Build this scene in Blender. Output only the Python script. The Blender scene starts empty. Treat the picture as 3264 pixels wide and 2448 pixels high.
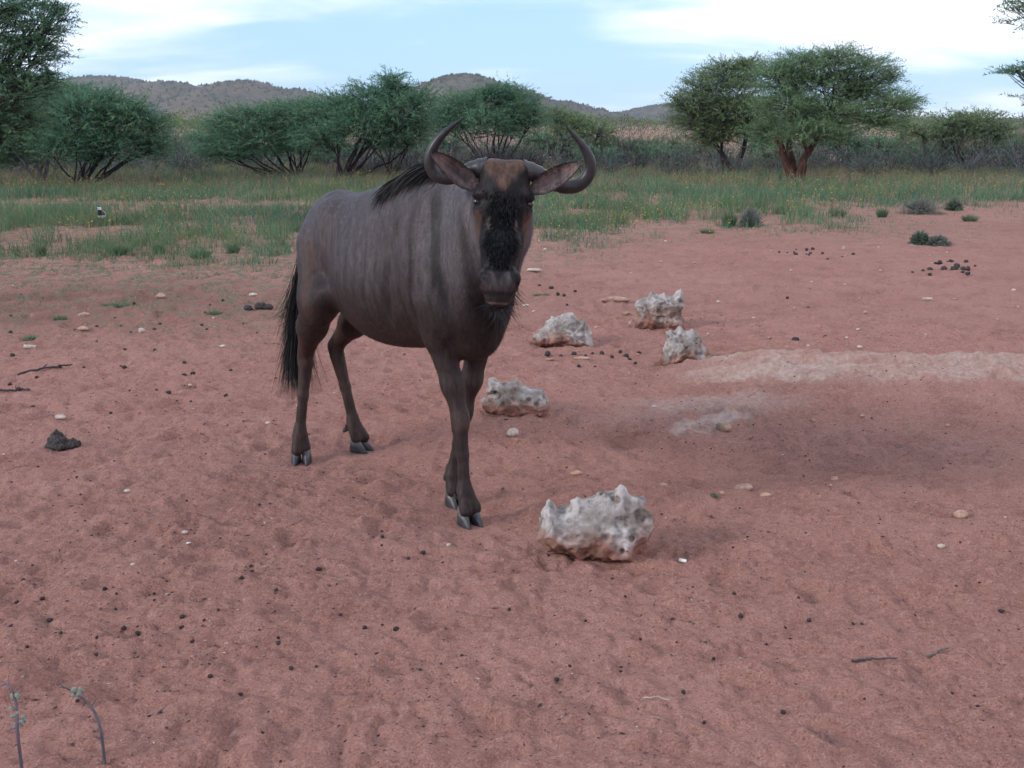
import bpy, math
import numpy as np
from mathutils import Vector, Matrix

# ------------------------------------------------------------------ camera, sky, sun, exposure
sc = bpy.context.scene
COL = sc.collection
TILT = math.radians(14.0)
FPX = 3346.0                     # focal length in photo pixels (3264 wide)
CAM_H = 1.5
cam_d = bpy.data.cameras.new('camera')
cam_d.sensor_width = 36.0
cam_d.lens = 36.0 * FPX / 3264.0
cam_d.clip_start = 0.05
cam_d.clip_end = 20000
cam = bpy.data.objects.new('camera', cam_d)
COL.objects.link(cam)
cam.location = (0, 0, CAM_H)
cam.rotation_euler = (math.pi / 2 - TILT, 0, 0)
sc.camera = cam

SUN_EL = math.radians(24.0)
SUN_AZ = math.radians(-112.0)    # clockwise from +Y (view direction): from the left, a little behind
sun_d = bpy.data.lights.new('sun', 'SUN')
sun_d.energy = 1.5
sun_d.angle = math.radians(14)
sun_d.color = (1.0, 0.93, 0.86)
sun = bpy.data.objects.new('sun', sun_d)
COL.objects.link(sun)
sdir = Vector((math.sin(SUN_AZ) * math.cos(SUN_EL), math.cos(SUN_AZ) * math.cos(SUN_EL), math.sin(SUN_EL)))
sun.rotation_euler = sdir.to_track_quat('Z', 'Y').to_euler()

world = bpy.data.worlds.new('World')
sc.world = world
world.use_nodes = True
wn, wl = world.node_tree.nodes, world.node_tree.links
wn.clear()


def wnode(t, **kw):
    n = wn.new(t)
    for k, v in kw.items():
        setattr(n, k, v)
    return n


def wmath(op, a, b=None, clamp=False):
    n = wn.new('ShaderNodeMath')
    n.operation = op
    n.use_clamp = clamp
    for i, v in enumerate((a, b)):
        if v is None:
            continue
        if isinstance(v, (int, float)):
            n.inputs[i].default_value = v
        else:
            wl.new(v, n.inputs[i])
    return n.outputs[0]


sky = wnode('ShaderNodeTexSky', sky_type='NISHITA', sun_disc=False)
sky.sun_elevation = SUN_EL
sky.sun_rotation = SUN_AZ
sky.altitude = 1400
sky.air_density = 1.0
sky.dust_density = 0.4
sky.ozone_density = 2.0
tc = wnode('ShaderNodeTexCoord')
sep = wnode('ShaderNodeSeparateXYZ')
wl.new(tc.outputs['Generated'], sep.inputs[0])
zc = wmath('MAXIMUM', sep.outputs[2], 0.0)
den = wmath('ADD', zc, 0.16)
cx = wmath('DIVIDE', sep.outputs[0], den)
cy = wmath('DIVIDE', sep.outputs[1], den)
comb = wnode('ShaderNodeCombineXYZ')
wl.new(cx, comb.inputs[0])
wl.new(cy, comb.inputs[1])


def wnoise(scale, detail, off, sx=1.0):
    mp = wnode('ShaderNodeMapping')
    mp.inputs['Location'].default_value = off
    mp.inputs['Scale'].default_value = (sx, 1, 1)
    wl.new(comb.outputs[0], mp.inputs[0])
    n = wnode('ShaderNodeTexNoise')
    n.inputs['Scale'].default_value = scale
    n.inputs['Detail'].default_value = detail
    n.inputs['Roughness'].default_value = 0.55
    n.inputs['Distortion'].default_value = 0.4
    wl.new(mp.outputs[0], n.inputs['Vector'])
    return n.outputs['Fac']


def wramp(fac, lo, hi):
    n = wnode('ShaderNodeMapRange', interpolation_type='SMOOTHSTEP')
    n.inputs['From Min'].default_value = lo
    n.inputs['From Max'].default_value = hi
    wl.new(fac, n.inputs['Value'])
    return n.outputs[0]


c_big = wnoise(0.62, 5, (3.7, 1.3, 0), 0.8)
c_fine = wnoise(2.3, 7, (8.2, 4.4, 0), 0.6)
csum = wmath('ADD', wmath('MULTIPLY', c_big, 0.72), wmath('MULTIPLY', c_fine, 0.42))
# the cloud bank thickens to the right of the view and up, over the whole of that side of the sky
bank = wmath('MULTIPLY', wramp(sep.outputs[0], -0.04, 0.28), wramp(sep.outputs[2], 0.032, 0.085))
csum = wmath('ADD', csum, wmath('MULTIPLY', bank, 0.32))
cloud = wramp(csum, 0.50, 0.82)
grey = wmath('MULTIPLY', wramp(c_big, 0.45, 0.62), 0.25)
# thin milky veil low in the sky, so the blue pales to the horizon
CLOUD_C = (9.6, 10.0, 11.2)
THIN_C = (3.9, 6.2, 8.9)
mixv = wnode('ShaderNodeMix', data_type='RGBA')
mixv.inputs['Factor'].default_value = 0.80
wl.new(sky.outputs[0], mixv.inputs['A'])
mixv.inputs['B'].default_value = (*THIN_C, 1)
mixg = wnode('ShaderNodeMix', data_type='RGBA')
wl.new(grey, mixg.inputs['Factor'])
wl.new(mixv.outputs['Result'], mixg.inputs['A'])
mixg.inputs['B'].default_value = (4.1, 5.5, 7.2, 1)
mixc = wnode('ShaderNodeMix', data_type='RGBA')
wl.new(cloud, mixc.inputs['Factor'])
wl.new(mixg.outputs['Result'], mixc.inputs['A'])
mixc.inputs['B'].default_value = (*CLOUD_C, 1)
bg = wnode('ShaderNodeBackground')
bg.inputs['Strength'].default_value = 0.08
wl.new(mixc.outputs['Result'], bg.inputs['Color'])
wo = wnode('ShaderNodeOutputWorld')
wl.new(bg.outputs[0], wo.inputs[0])

sc.view_settings.view_transform = 'Standard'
sc.view_settings.look = 'None'
sc.view_settings.exposure = 0.84
sc.view_settings.gamma = 1.0
sc.view_settings.use_curve_mapping = False
sc.cycles.use_denoising = True
sc.cycles.max_bounces = 5
sc.cycles.diffuse_bounces = 3
sc.cycles.adaptive_threshold = 0.02
sc.cycles.volume_bounces = 0
sc.cycles.transparent_max_bounces = 8

# ------------------------------------------------------------------ helpers
RNG = np.random.default_rng(11)
CT, ST = math.cos(TILT), math.sin(TILT)
K = 3264.0 / 2212.0


def ray(px, py):
    """direction of the sight line through a point of the photograph (measured on a 2212 wide view)"""
    u = (px * K - 1632.0) / FPX
    v = (1224.0 - py * K) / FPX
    return np.array([u, CT + v * ST, -ST + v * CT])


def on_ground(px, py):
    d = ray(px, py)
    s = -CAM_H / d[2]
    return np.array([d[0] * s, d[1] * s, 0.0])


def at_y(px, py, y):
    d = ray(px, py)
    s = y / d[1]
    return np.array([d[0] * s, y, CAM_H + d[2] * s])


def mpp(y):
    """metres per 2212-view pixel at distance y"""
    return y * K / FPX


def hash2(ix, iy, seed):
    h = (ix.astype(np.int64) * 374761393 + iy.astype(np.int64) * 668265263 + seed * 1442695041) & 0xffffffff
    h = ((h ^ (h >> 13)) * 1274126177) & 0xffffffff
    h = (h ^ (h >> 16)) & 0xffffffff
    return h.astype(np.float64) / 4294967295.0


def noise2(x, y, seed=0):
    x = np.asarray(x, float)
    y = np.asarray(y, float)
    ix, iy = np.floor(x), np.floor(y)
    fx, fy = x - ix, y - iy
    fx = fx * fx * (3 - 2 * fx)
    fy = fy * fy * (3 - 2 * fy)
    a, b = hash2(ix, iy, seed), hash2(ix + 1, iy, seed)
    c, d = hash2(ix, iy + 1, seed), hash2(ix + 1, iy + 1, seed)
    return ((a * (1 - fx) + b * fx) * (1 - fy) + (c * (1 - fx) + d * fx) * fy) * 2 - 1


def fbm2(x, y, seed=0, o=4):
    r, a = 0, 0.5
    for i in range(o):
        r = r + a * noise2(x, y, seed + i * 7)
        x, y, a = x * 2.03 + 5.1, y * 2.03 - 3.7, a * 0.5
    return r


def hash3(ix, iy, iz, seed):
    return hash2(ix + iz.astype(np.int64) * 7919, iy - iz.astype(np.int64) * 104729, seed)


def noise3(p, seed=0):
    i = np.floor(p)
    f = p - i
    f = f * f * (3 - 2 * f)
    r = 0
    for dx in (0, 1):
        for dy in (0, 1):
            for dz in (0, 1):
                w = (f[..., 0] if dx else 1 - f[..., 0]) * (f[..., 1] if dy else 1 - f[..., 1]) * (f[..., 2] if dz else 1 - f[..., 2])
                r = r + w * hash3(i[..., 0] + dx, i[..., 1] + dy, i[..., 2] + dz, seed)
    return r * 2 - 1


def sstep(x, a, b):
    t = np.clip((x - a) / (b - a), 0, 1)
    return t * t * (3 - 2 * t)


def nrm(v):
    return v / np.maximum(np.linalg.norm(v, axis=-1, keepdims=True), 1e-9)


def mesh(name, V, F, tint=None, smooth=True, mat=None):
    """V (n,3), F list of (m,3)/(m,4) index arrays"""
    me = bpy.data.meshes.new(name)
    V = np.asarray(V, np.float32).reshape(-1, 3)
    Fs = [np.asarray(f, np.int32) for f in (F if isinstance(F, list) else [F]) if len(f)]
    me.vertices.add(len(V))
    me.vertices.foreach_set('co', V.ravel())
    loops = np.concatenate([f.ravel() for f in Fs])
    tot = np.concatenate([np.full(len(f), f.shape[1], np.int32) for f in Fs])
    start = np.concatenate([[0], np.cumsum(tot)[:-1]]).astype(np.int32)
    me.loops.add(len(loops))
    me.loops.foreach_set('vertex_index', loops)
    me.polygons.add(len(tot))
    me.polygons.foreach_set('loop_start', start)
    me.polygons.foreach_set('loop_total', tot)
    if smooth:
        me.polygons.foreach_set('use_smooth', np.ones(len(tot), bool))
    me.update(calc_edges=True)
    if tint is not None:
        at = me.color_attributes.new('tint', 'FLOAT_COLOR', 'POINT')
        t = np.ones((len(V), 4), np.float32)
        t[:, :3] = tint
        at.data.foreach_set('color', t.ravel())
    if mat is not None:
        me.materials.append(mat)
    return me


def link(name, me, parent=None, loc=None, rotz=None, label=None, cat=None, group=None, kind=None):
    o = bpy.data.objects.new(name, me)
    COL.objects.link(o)
    if parent is not None:
        o.parent = parent
    if loc is not None:
        o.location = loc
    if rotz is not None:
        o.rotation_euler = (0, 0, rotz)
    for k, v in (('label', label), ('category', cat), ('group', group), ('kind', kind)):
        if v:
            o[k] = v
    return o


def tubes(paths, nseg=6):
    """paths: list of (points (k,3), radii (k,)) -> V, F(quads)"""
    Vs, Fs, n0 = [], [], 0
    ang = np.linspace(0, 2 * np.pi, nseg, endpoint=False)
    for P, R in paths:
        P = np.asarray(P, float)
        R = np.asarray(R, float)
        k = len(P)
        T = nrm(np.gradient(P, axis=0))
        ref = np.eye(3)[np.argmin(np.abs(T[0]))]
        A = np.zeros_like(P)
        A[0] = nrm(np.cross(T[0], ref))
        for q in range(1, k):                      # carry the ring's axes along the curve
            v = A[q - 1] - T[q] * (A[q - 1] @ T[q])
            A[q] = v / max(np.linalg.norm(v), 1e-9)
        B = np.cross(T, A)
        ring = P[:, None] + R[:, None, None] * (A[:, None] * np.cos(ang)[None, :, None] + B[:, None] * np.sin(ang)[None, :, None])
        Vs.append(ring.reshape(-1, 3))
        i = np.arange(k - 1)[:, None] * nseg
        j = np.arange(nseg)[None]
        j2 = (j + 1) % nseg
        Fs.append((np.stack([i + j, i + j2, i + nseg + j2, i + nseg + j], -1).reshape(-1, 4)) + n0)
        n0 += k * nseg
        for e, c in ((0, P[0]), (k - 1, P[-1])):     # caps
            Vs.append(c[None])
            base = n0 - 0
            r0 = Fs[-1][0, 0] if False else None
            st = n0 - (k * nseg) - (0 if e == 0 else 1) + e * nseg
            q = np.stack([np.full(nseg, n0), st + np.arange(nseg), st + (np.arange(nseg) + 1) % nseg, np.full(nseg, n0)], -1)
            if e:
                q = q[:, ::-1]
            Fs.append(q[:, :3] if not e else q[:, 1:])
            n0 += 1
    quads = [f for f in Fs if f.shape[1] == 4]
    tris = [f for f in Fs if f.shape[1] == 3]
    return np.concatenate(Vs), [np.concatenate(quads)] + ([np.concatenate(tris)] if tris else [])


def ribbons(P, W, side=None):
    """P (N,K,3) centre lines, W (K,) or (N,K) half widths -> V, F"""
    N, k, _ = P.shape
    T = nrm(np.gradient(P, axis=1))
    if side is None:
        side = RNG.normal(size=(N, 1, 3))
    S = nrm(np.cross(T, side))
    W = np.broadcast_to(np.asarray(W, float), (N, k))[..., None]
    V = np.stack([P - S * W, P + S * W], 2).reshape(-1, 3)
    b = (np.arange(N)[:, None] * k + np.arange(k - 1)[None]) * 2
    F = np.stack([b, b + 1, b + 3, b + 2], -1).reshape(-1, 4)
    return V, F


# ------------------------------------------------------------------ distance fields -> one continuous surface
class Field:
    def __init__(self, lo, hi, h):
        self.lo = np.asarray(lo, float)
        self.h = h
        self.n = np.ceil((np.asarray(hi, float) - self.lo) / h).astype(int) + 1
        self.F = np.full(self.n, 1.0, np.float32)

    def box(self, lo, hi):
        a = np.clip(np.floor((np.asarray(lo) - self.lo) / self.h).astype(int), 0, self.n)
        b = np.clip(np.ceil((np.asarray(hi) - self.lo) / self.h).astype(int) + 1, 0, self.n)
        sl = tuple(slice(x, y) for x, y in zip(a, b))
        g = [(np.arange(x, y) * self.h + l).astype(np.float32) for x, y, l in zip(a, b, self.lo)]
        return sl, np.stack(np.meshgrid(*g, indexing='ij'), -1)

    def blend(self, sl, d, k, cut=False):
        f = self.F[sl]
        if cut:
            h = np.clip(0.5 - 0.5 * (f + d) / k, 0, 1)
            self.F[sl] = f * (1 - h) - d * h + k * h * (1 - h)
        else:
            h = np.clip(0.5 + 0.5 * (d - f) / k, 0, 1)
            self.F[sl] = d * (1 - h) + f * h - k * h * (1 - h)

    def ell(self, c, r, k=0.04, R=None, cut=False):
        c, r = np.asarray(c, float), np.asarray(r, float)
        m = (r.max() if R is not None else r) + k * 1.2 + 3 * self.h
        sl, P = self.box(c - m, c + m)
        if P.size == 0:
            return
        q = P - c.astype(np.float32)
        if R is not None:
            q = q @ np.asarray(R, np.float32)       # columns of R are the ellipsoid's axes
        k0 = np.linalg.norm(q / r, axis=-1)
        k1 = np.linalg.norm(q / (r * r), axis=-1)
        d = np.where(k1 > 1e-6, k0 * (k0 - 1) / np.maximum(k1, 1e-6), -r.min())
        self.blend(sl, d.astype(np.float32), k, cut)

    def cone(self, a, b, ra, rb, k=0.04, cut=False):
        a, b = np.asarray(a, float), np.asarray(b, float)
        m = max(ra, rb) + k * 1.2 + 3 * self.h
        sl, P = self.box(np.minimum(a, b) - m, np.maximum(a, b) + m)
        if P.size == 0:
            return
        ab = (b - a).astype(np.float32)
        q = P - a.astype(np.float32)
        t = np.clip((q @ ab) / (ab @ ab), 0, 1)
        d = np.linalg.norm(q - t[..., None] * ab, axis=-1) - (ra + (rb - ra) * t)
        self.blend(sl, d.astype(np.float32), k, cut)

    def chain(self, pts, k=0.03):
        for (p, r), (q, s) in zip(pts[:-1], pts[1:]):
            self.cone(p, q, r, s, k)

    def sample(self, P):
        g = (P - self.lo) / self.h
        g = np.clip(g, 0, self.n - 1.001)
        i = g.astype(int)
        f = g - i
        r = 0
        for dx in (0, 1):
            for dy in (0, 1):
                for dz in (0, 1):
                    w = (f[..., 0] if dx else 1 - f[..., 0]) * (f[..., 1] if dy else 1 - f[..., 1]) * (f[..., 2] if dz else 1 - f[..., 2])
                    r = r + w * self.F[i[..., 0] + dx, i[..., 1] + dy, i[..., 2] + dz]
        return r

    def grad(self, P):
        e = self.h
        return nrm(np.stack([self.sample(P + np.eye(3)[a] * e) - self.sample(P - np.eye(3)[a] * e) for a in range(3)], -1))

    def surface(self):
        F = self.F
        s = F < 0
        c = np.zeros(np.array(F.shape) - 1, np.int8)
        for dx in (0, 1):
            for dy in (0, 1):
                for dz in (0, 1):
                    c += s[dx:s.shape[0] - 1 + dx, dy:s.shape[1] - 1 + dy, dz:s.shape[2] - 1 + dz]
        act = np.argwhere((c > 0) & (c < 8))
        idx = np.full(c.shape, -1, np.int32)
        idx[act[:, 0], act[:, 1], act[:, 2]] = np.arange(len(act))
        acc = np.zeros((len(act), 3))
        cnt = np.zeros(len(act))
        cor = [(x, y, z) for x in (0, 1) for y in (0, 1) for z in (0, 1)]
        val = {o: F[act[:, 0] + o[0], act[:, 1] + o[1], act[:, 2] + o[2]].astype(float) for o in cor}
        for o in cor:
            for ax in range(3):
                if o[ax]:
                    continue
                o2 = tuple(1 if i == ax else o[i] for i in range(3))
                a, b = val[o], val[o2]
                m = (a < 0) != (b < 0)
                t = a[m] / (a[m] - b[m])
                p = np.tile(np.array(o, float), (m.sum(), 1))
                p[:, ax] = t
                acc[m] += p
                cnt[m] += 1
        V = (act + acc / cnt[:, None]) * self.h + self.lo
        quads = []
        for ax in range(3):
            a1, a2 = (ax + 1) % 3, (ax + 2) % 3
            sl0 = [slice(1, -1)] * 3
            sl0[ax] = slice(0, -1)
            sl1 = list(sl0)
            sl1[ax] = slice(1, None)
            A, B = s[tuple(sl0)], s[tuple(sl1)]
            e = np.argwhere(A != B)
            off = np.ones(3, int)
            off[ax] = 0
            e = e + off
            A = s[e[:, 0], e[:, 1], e[:, 2]]

            def cell(d1, d2):
                q = e.copy()
                q[:, a1] -= d1
                q[:, a2] -= d2
                return idx[q[:, 0], q[:, 1], q[:, 2]]
            q = np.stack([cell(1, 1), cell(0, 1), cell(0, 0), cell(1, 0)], -1)
            q[~A] = q[~A][:, ::-1]
            quads.append(q)
        Q = np.concatenate(quads)
        return V, Q[(Q >= 0).all(1)]


def relax(V, Q, it=2, w=0.5):
    E = np.concatenate([Q[:, [0, 1]], Q[:, [1, 2]], Q[:, [2, 3]], Q[:, [3, 0]]])
    for _ in range(it):
        acc = np.zeros_like(V)
        cnt = np.zeros(len(V))
        for a, b in ((0, 1), (1, 0)):
            for d in range(3):
                acc[:, d] += np.bincount(E[:, a], V[E[:, b], d], len(V))
            cnt += np.bincount(E[:, a], minlength=len(V))
        V = V * (1 - w) + w * acc / np.maximum(cnt, 1)[:, None]
    return V


def vnormals(V, Q):
    n = np.cross(V[Q[:, 2]] - V[Q[:, 0]], V[Q[:, 3]] - V[Q[:, 1]])
    N = np.zeros_like(V)
    for j in range(4):
        for d in range(3):
            N[:, d] += np.bincount(Q[:, j], n[:, d], len(V))
    return nrm(N)


# ------------------------------------------------------------------ materials
class Mat:
    def __init__(self, name, rough=0.85, spec=0.2, sheen=0.0):
        self.m = bpy.data.materials.new(name)
        self.m.use_nodes = True
        self.n, self.l = self.m.node_tree.nodes, self.m.node_tree.links
        self.b = self.n['Principled BSDF']
        self.b.inputs['Roughness'].default_value = rough
        self.b.inputs['Specular IOR Level'].default_value = spec
        if sheen:
            self.b.inputs['Sheen Weight'].default_value = sheen
            self.b.inputs['Sheen Roughness'].default_value = 0.5
        self.tc = self.n.new('ShaderNodeTexCoord').outputs['Object']

    def attr(self, name='tint'):
        a = self.n.new('ShaderNodeAttribute')
        a.attribute_name = name
        return a.outputs['Color']

    def put(self, sock, v):
        if isinstance(v, bpy.types.NodeSocket):
            self.l.new(v, sock)
        elif isinstance(v, (tuple, list)):
            sock.default_value = (*v, 1.0) if len(v) == 3 and sock.type == 'RGBA' else v
        else:
            sock.default_value = v

    def noise(self, scale, detail=4, rough=0.55, stretch=None, dist=0.0):
        n = self.n.new('ShaderNodeTexNoise')
        n.inputs['Scale'].default_value = scale
        n.inputs['Detail'].default_value = detail
        n.inputs['Roughness'].default_value = rough
        n.inputs['Distortion'].default_value = dist
        v = self.tc
        if stretch:
            mp = self.n.new('ShaderNodeMapping')
            mp.inputs['Scale'].default_value = stretch
            self.l.new(v, mp.inputs[0])
            v = mp.outputs[0]
        self.l.new(v, n.inputs['Vector'])
        return n.outputs['Fac']

    def voro(self, scale, feature='F1'):
        n = self.n.new('ShaderNodeTexVoronoi')
        n.feature = feature
        n.inputs['Scale'].default_value = scale
        self.l.new(self.tc, n.inputs['Vector'])
        return n.outputs['Distance'], n.outputs['Color']

    def ramp(self, fac, a, b):
        n = self.n.new('ShaderNodeMapRange')
        n.interpolation_type = 'SMOOTHSTEP'
        n.inputs['From Min'].default_value = a
        n.inputs['From Max'].default_value = b
        self.l.new(fac, n.inputs['Value'])
        return n.outputs[0]

    def mix(self, fac, a, b, mode='MIX'):
        n = self.n.new('ShaderNodeMix')
        n.data_type = 'RGBA'
        n.blend_type = mode
        self.put(n.inputs['Factor'], fac)
        self.put(n.inputs['A'], a)
        self.put(n.inputs['B'], b)
        return n.outputs['Result']

    def math(self, op, a, b, clamp=False):
        n = self.n.new('ShaderNodeMath')
        n.operation = op
        n.use_clamp = clamp
        self.put(n.inputs[0], a)
        self.put(n.inputs[1], b)
        return n.outputs[0]

    def sep(self, c):
        n = self.n.new('ShaderNodeSeparateColor')
        self.l.new(c, n.inputs[0])
        return n.outputs

    def bump(self, h, strength=0.5, dist=0.01, prev=None):
        n = self.n.new('ShaderNodeBump')
        n.inputs['Strength'].default_value = strength
        n.inputs['Distance'].default_value = dist
        self.l.new(h, n.inputs['Height'])
        if prev is not None:
            self.l.new(prev, n.inputs['Normal'])
        self.l.new(n.outputs[0], self.b.inputs['Normal'])
        return n.outputs[0]

    def color(self, c):
        self.put(self.b.inputs['Base Color'], c)
        return self.m


def mat_tint(name, rough=0.8, spec=0.15, scale=40, amt=0.35, sheen=0.0, trans=0.0, stretch=None):
    m = Mat(name, rough, spec, sheen)
    n = m.noise(scale, 3, 0.6, stretch)
    k = m.ramp(n, 0.25, 0.75)
    lo, hi = 1 - amt, 1 + amt * 0.6
    f = m.mix(k, (lo, lo, lo), (hi, hi, hi))
    col = m.mix(1.0, m.attr(), f, 'MULTIPLY')
    m.color(col)
    if trans:
        t = m.n.new('ShaderNodeBsdfTranslucent')
        m.l.new(col, t.inputs['Color'])
        ms = m.n.new('ShaderNodeMixShader')
        ms.inputs[0].default_value = trans
        m.l.new(m.b.outputs[0], ms.inputs[1])
        m.l.new(t.outputs[0], ms.inputs[2])
        m.l.new(ms.outputs[0], m.n['Material Output'].inputs['Surface'])
    return m.m


M_leaf = mat_tint('acacia_leaves', 0.6, 0.25, 3.0, 0.25, trans=0.4)
M_grass = mat_tint('grass_blades', 0.65, 0.2, 0.8, 0.25, trans=0.35)
M_bark = mat_tint('bark', 0.9, 0.1, 18, 0.5, stretch=(1, 1, 0.25))
M_flower = mat_tint('flower_petals', 0.6, 0.2, 5, 0.1, trans=0.2)
M_hair = mat_tint('dark_hair', 0.5, 0.2, 30, 0.3)
M_coatfur = mat_tint('coat_fur', 0.5, 0.22, 60, 0.2)
M_stone = None


def mat_ground():
    m = Mat('red_sand', 0.95, 0.08)
    ms = m.sep(m.attr('mask'))
    calc, veg, dark = ms[0], ms[1], ms[2]
    big = m.noise(0.55, 5, 0.55)
    mid = m.noise(3.2, 6, 0.6)
    fine = m.noise(38, 5, 0.65)
    grit = m.noise(150, 4, 0.75)
    c = m.mix(m.ramp(big, 0.3, 0.7), SAND_A, SAND_B)
    c = m.mix(m.math('MULTIPLY', m.ramp(mid, 0.42, 0.72), 0.45), c, SAND_C)
    c = m.mix(m.math('MULTIPLY', m.ramp(fine, 0.5, 0.70), 0.5), c, SAND_D)
    c = m.mix(m.math('MULTIPLY', m.ramp(fine, 0.46, 0.30), 0.5), c, (0.19, 0.082, 0.064))
    c = m.mix(m.math('MULTIPLY', m.ramp(grit, 0.54, 0.66), 0.55), c, (0.56, 0.36, 0.30))
    c = m.mix(m.math('MULTIPLY', m.ramp(grit, 0.46, 0.34), 0.65), c, (0.13, 0.056, 0.046))
    # damp, trampled earth, and the darker spot in the small pit
    c = m.mix(m.math('MULTIPLY', dark, 0.75), c, (0.135, 0.056, 0.044))
    # pale calcrete crust
    cn = m.noise(7, 8, 0.7, (0.6, 1.3, 1.0), 0.2)
    k = m.math('MULTIPLY', calc, m.ramp(cn, 0.28, 0.52))
    c = m.mix(k, c, m.mix(m.ramp(fine, 0.4, 0.65), (0.42, 0.270, 0.222), (0.50, 0.370, 0.325)))
    # dry litter and green film of small weeds
    vn = m.noise(5.5, 8, 0.72)
    k = m.math('MULTIPLY', veg, m.ramp(vn, 0.44, 0.60))
    c = m.mix(k, c, m.mix(m.ramp(fine, 0.4, 0.62), (0.095, 0.120, 0.072), (0.215, 0.185, 0.135)))
    # quartz specks, dark crumbs
    d1, c1 = m.voro(120)
    sel = m.sep(c1)[0]
    k = m.math('MULTIPLY', m.ramp(d1, 0.20, 0.10), m.ramp(sel, 0.955, 0.965))
    c = m.mix(m.math('MULTIPLY', k, 0.8), c, (0.60, 0.50, 0.48))
    d2, c2 = m.voro(46)
    sel = m.sep(c2)[1]
    k = m.math('MULTIPLY', m.ramp(d2, 0.30, 0.2), m.ramp(sel, 0.955, 0.965))
    c = m.mix(k, c, (0.045, 0.03, 0.032))
    b = m.bump(mid, 0.8, 0.07)
    b = m.bump(fine, 0.9, 0.026, b)
    m.bump(grit, 0.8, 0.007, b)
    return m.color(c)


SAND_A = (0.345, 0.164, 0.130)
SAND_B = (0.395, 0.198, 0.162)
SAND_C = (0.215, 0.092, 0.073)
SAND_D = (0.465, 0.260, 0.218)


def mat_limestone():
    m = Mat('limestone', 0.9, 0.15)
    n1 = m.noise(9, 6, 0.6)
    n2 = m.noise(55, 4, 0.65)
    c = m.mix(m.ramp(n1, 0.38, 0.62), (0.235, 0.195, 0.175), (0.45, 0.405, 0.385))
    c = m.mix(m.math('MULTIPLY', m.ramp(n2, 0.52, 0.68), 0.55), c, (0.20, 0.165, 0.15))
    c = m.mix(1.0, c, m.attr(), 'MULTIPLY')
    d, _ = m.voro(26)
    pit = m.ramp(d, 0.10, 0.32)
    b = m.bump(n2, 0.5, 0.008)
    m.bump(pit, 0.5, 0.012, b)
    return m.color(c)


def mat_pebble():
    m = Mat('pale_stone', 0.9, 0.15)
    n1 = m.noise(40, 5, 0.6)
    k = m.ramp(n1, 0.3, 0.7)
    c = m.mix(1.0, m.attr(), m.mix(k, (0.7, 0.66, 0.64), (1.15, 1.15, 1.15)), 'MULTIPLY')
    m.bump(n1, 0.5, 0.006)
    return m.color(c)


M_ground = mat_ground()
M_lime = mat_limestone()
M_peb = mat_pebble()


def mat_dung():
    m = Mat('dung', 0.75, 0.25)
    n = m.noise(120, 4, 0.6)
    m.bump(n, 0.7, 0.004)
    return m.color(m.mix(m.ramp(n, 0.35, 0.65), (0.020, 0.017, 0.017), (0.070, 0.055, 0.052)))


M_dung = mat_dung()


def mat_coat():
    m = Mat('wildebeest_coat', 0.55, 0.18)
    s = m.noise(70, 5, 0.65, (1.0, 1.0, 0.22), 0.2)
    s2 = m.noise(14, 5, 0.6, (1.0, 1.0, 0.5))
    k = m.ramp(s, 0.3, 0.7)
    f = m.mix(k, (0.58, 0.58, 0.60), (1.36, 1.33, 1.32))
    c = m.mix(1.0, m.attr(), f, 'MULTIPLY')
    f2 = m.mix(m.ramp(s2, 0.35, 0.65), (0.88, 0.86, 0.86), (1.1, 1.1, 1.12))
    c = m.mix(1.0, c, f2, 'MULTIPLY')
    m.bump(s, 0.35, 0.006)
    return m.color(c)


def mat_horn():
    m = Mat('horn', 0.42, 0.4)
    n = m.noise(45, 5, 0.6)
    m.bump(n, 0.3, 0.004)
    f = m.mix(m.ramp(n, 0.3, 0.7), (0.7, 0.7, 0.7), (1.2, 1.2, 1.2))
    return m.color(m.mix(1.0, m.attr(), f, 'MULTIPLY'))


M_coat = mat_coat()
M_horn = mat_horn()


def mat_eye():
    m = Mat('eye', 0.12, 0.5)
    return m.color((0.012, 0.007, 0.006))


M_eye = mat_eye()

# ------------------------------------------------------------------ ground
PIT = on_ground(1600, 985)
FEET = ((-0.17, 3.79), (-0.22, 4.01), (-0.96, 4.55), (-0.71, 4.72))


def hoofprints(x, y, cell=0.235, seed=5):
    z = np.zeros_like(x)
    ix, iy = np.floor(x / cell), np.floor(y / cell)
    for dx in (-1, 0, 1):
        for dy in (-1, 0, 1):
            jx, jy = ix + dx, iy + dy
            px = (jx + hash2(jx, jy, seed)) * cell
            py = (jy + hash2(jx, jy, seed + 1)) * cell
            an = hash2(jx, jy, seed + 2) * 6.283
            st = hash2(jx, jy, seed + 3)
            ax, ay = x - px, y - py
            u = ax * np.cos(an) + ay * np.sin(an)
            v = -ax * np.sin(an) + ay * np.cos(an)
            d = np.sqrt((u / 1.5) ** 2 + v ** 2)
            st = np.where(st > 0.35, st, 0)
            z += st * (-0.017 * (1 - sstep(d, 0.018, 0.058)) + 0.011 * np.exp(-((d - 0.070) / 0.020) ** 2))
    return z


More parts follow.
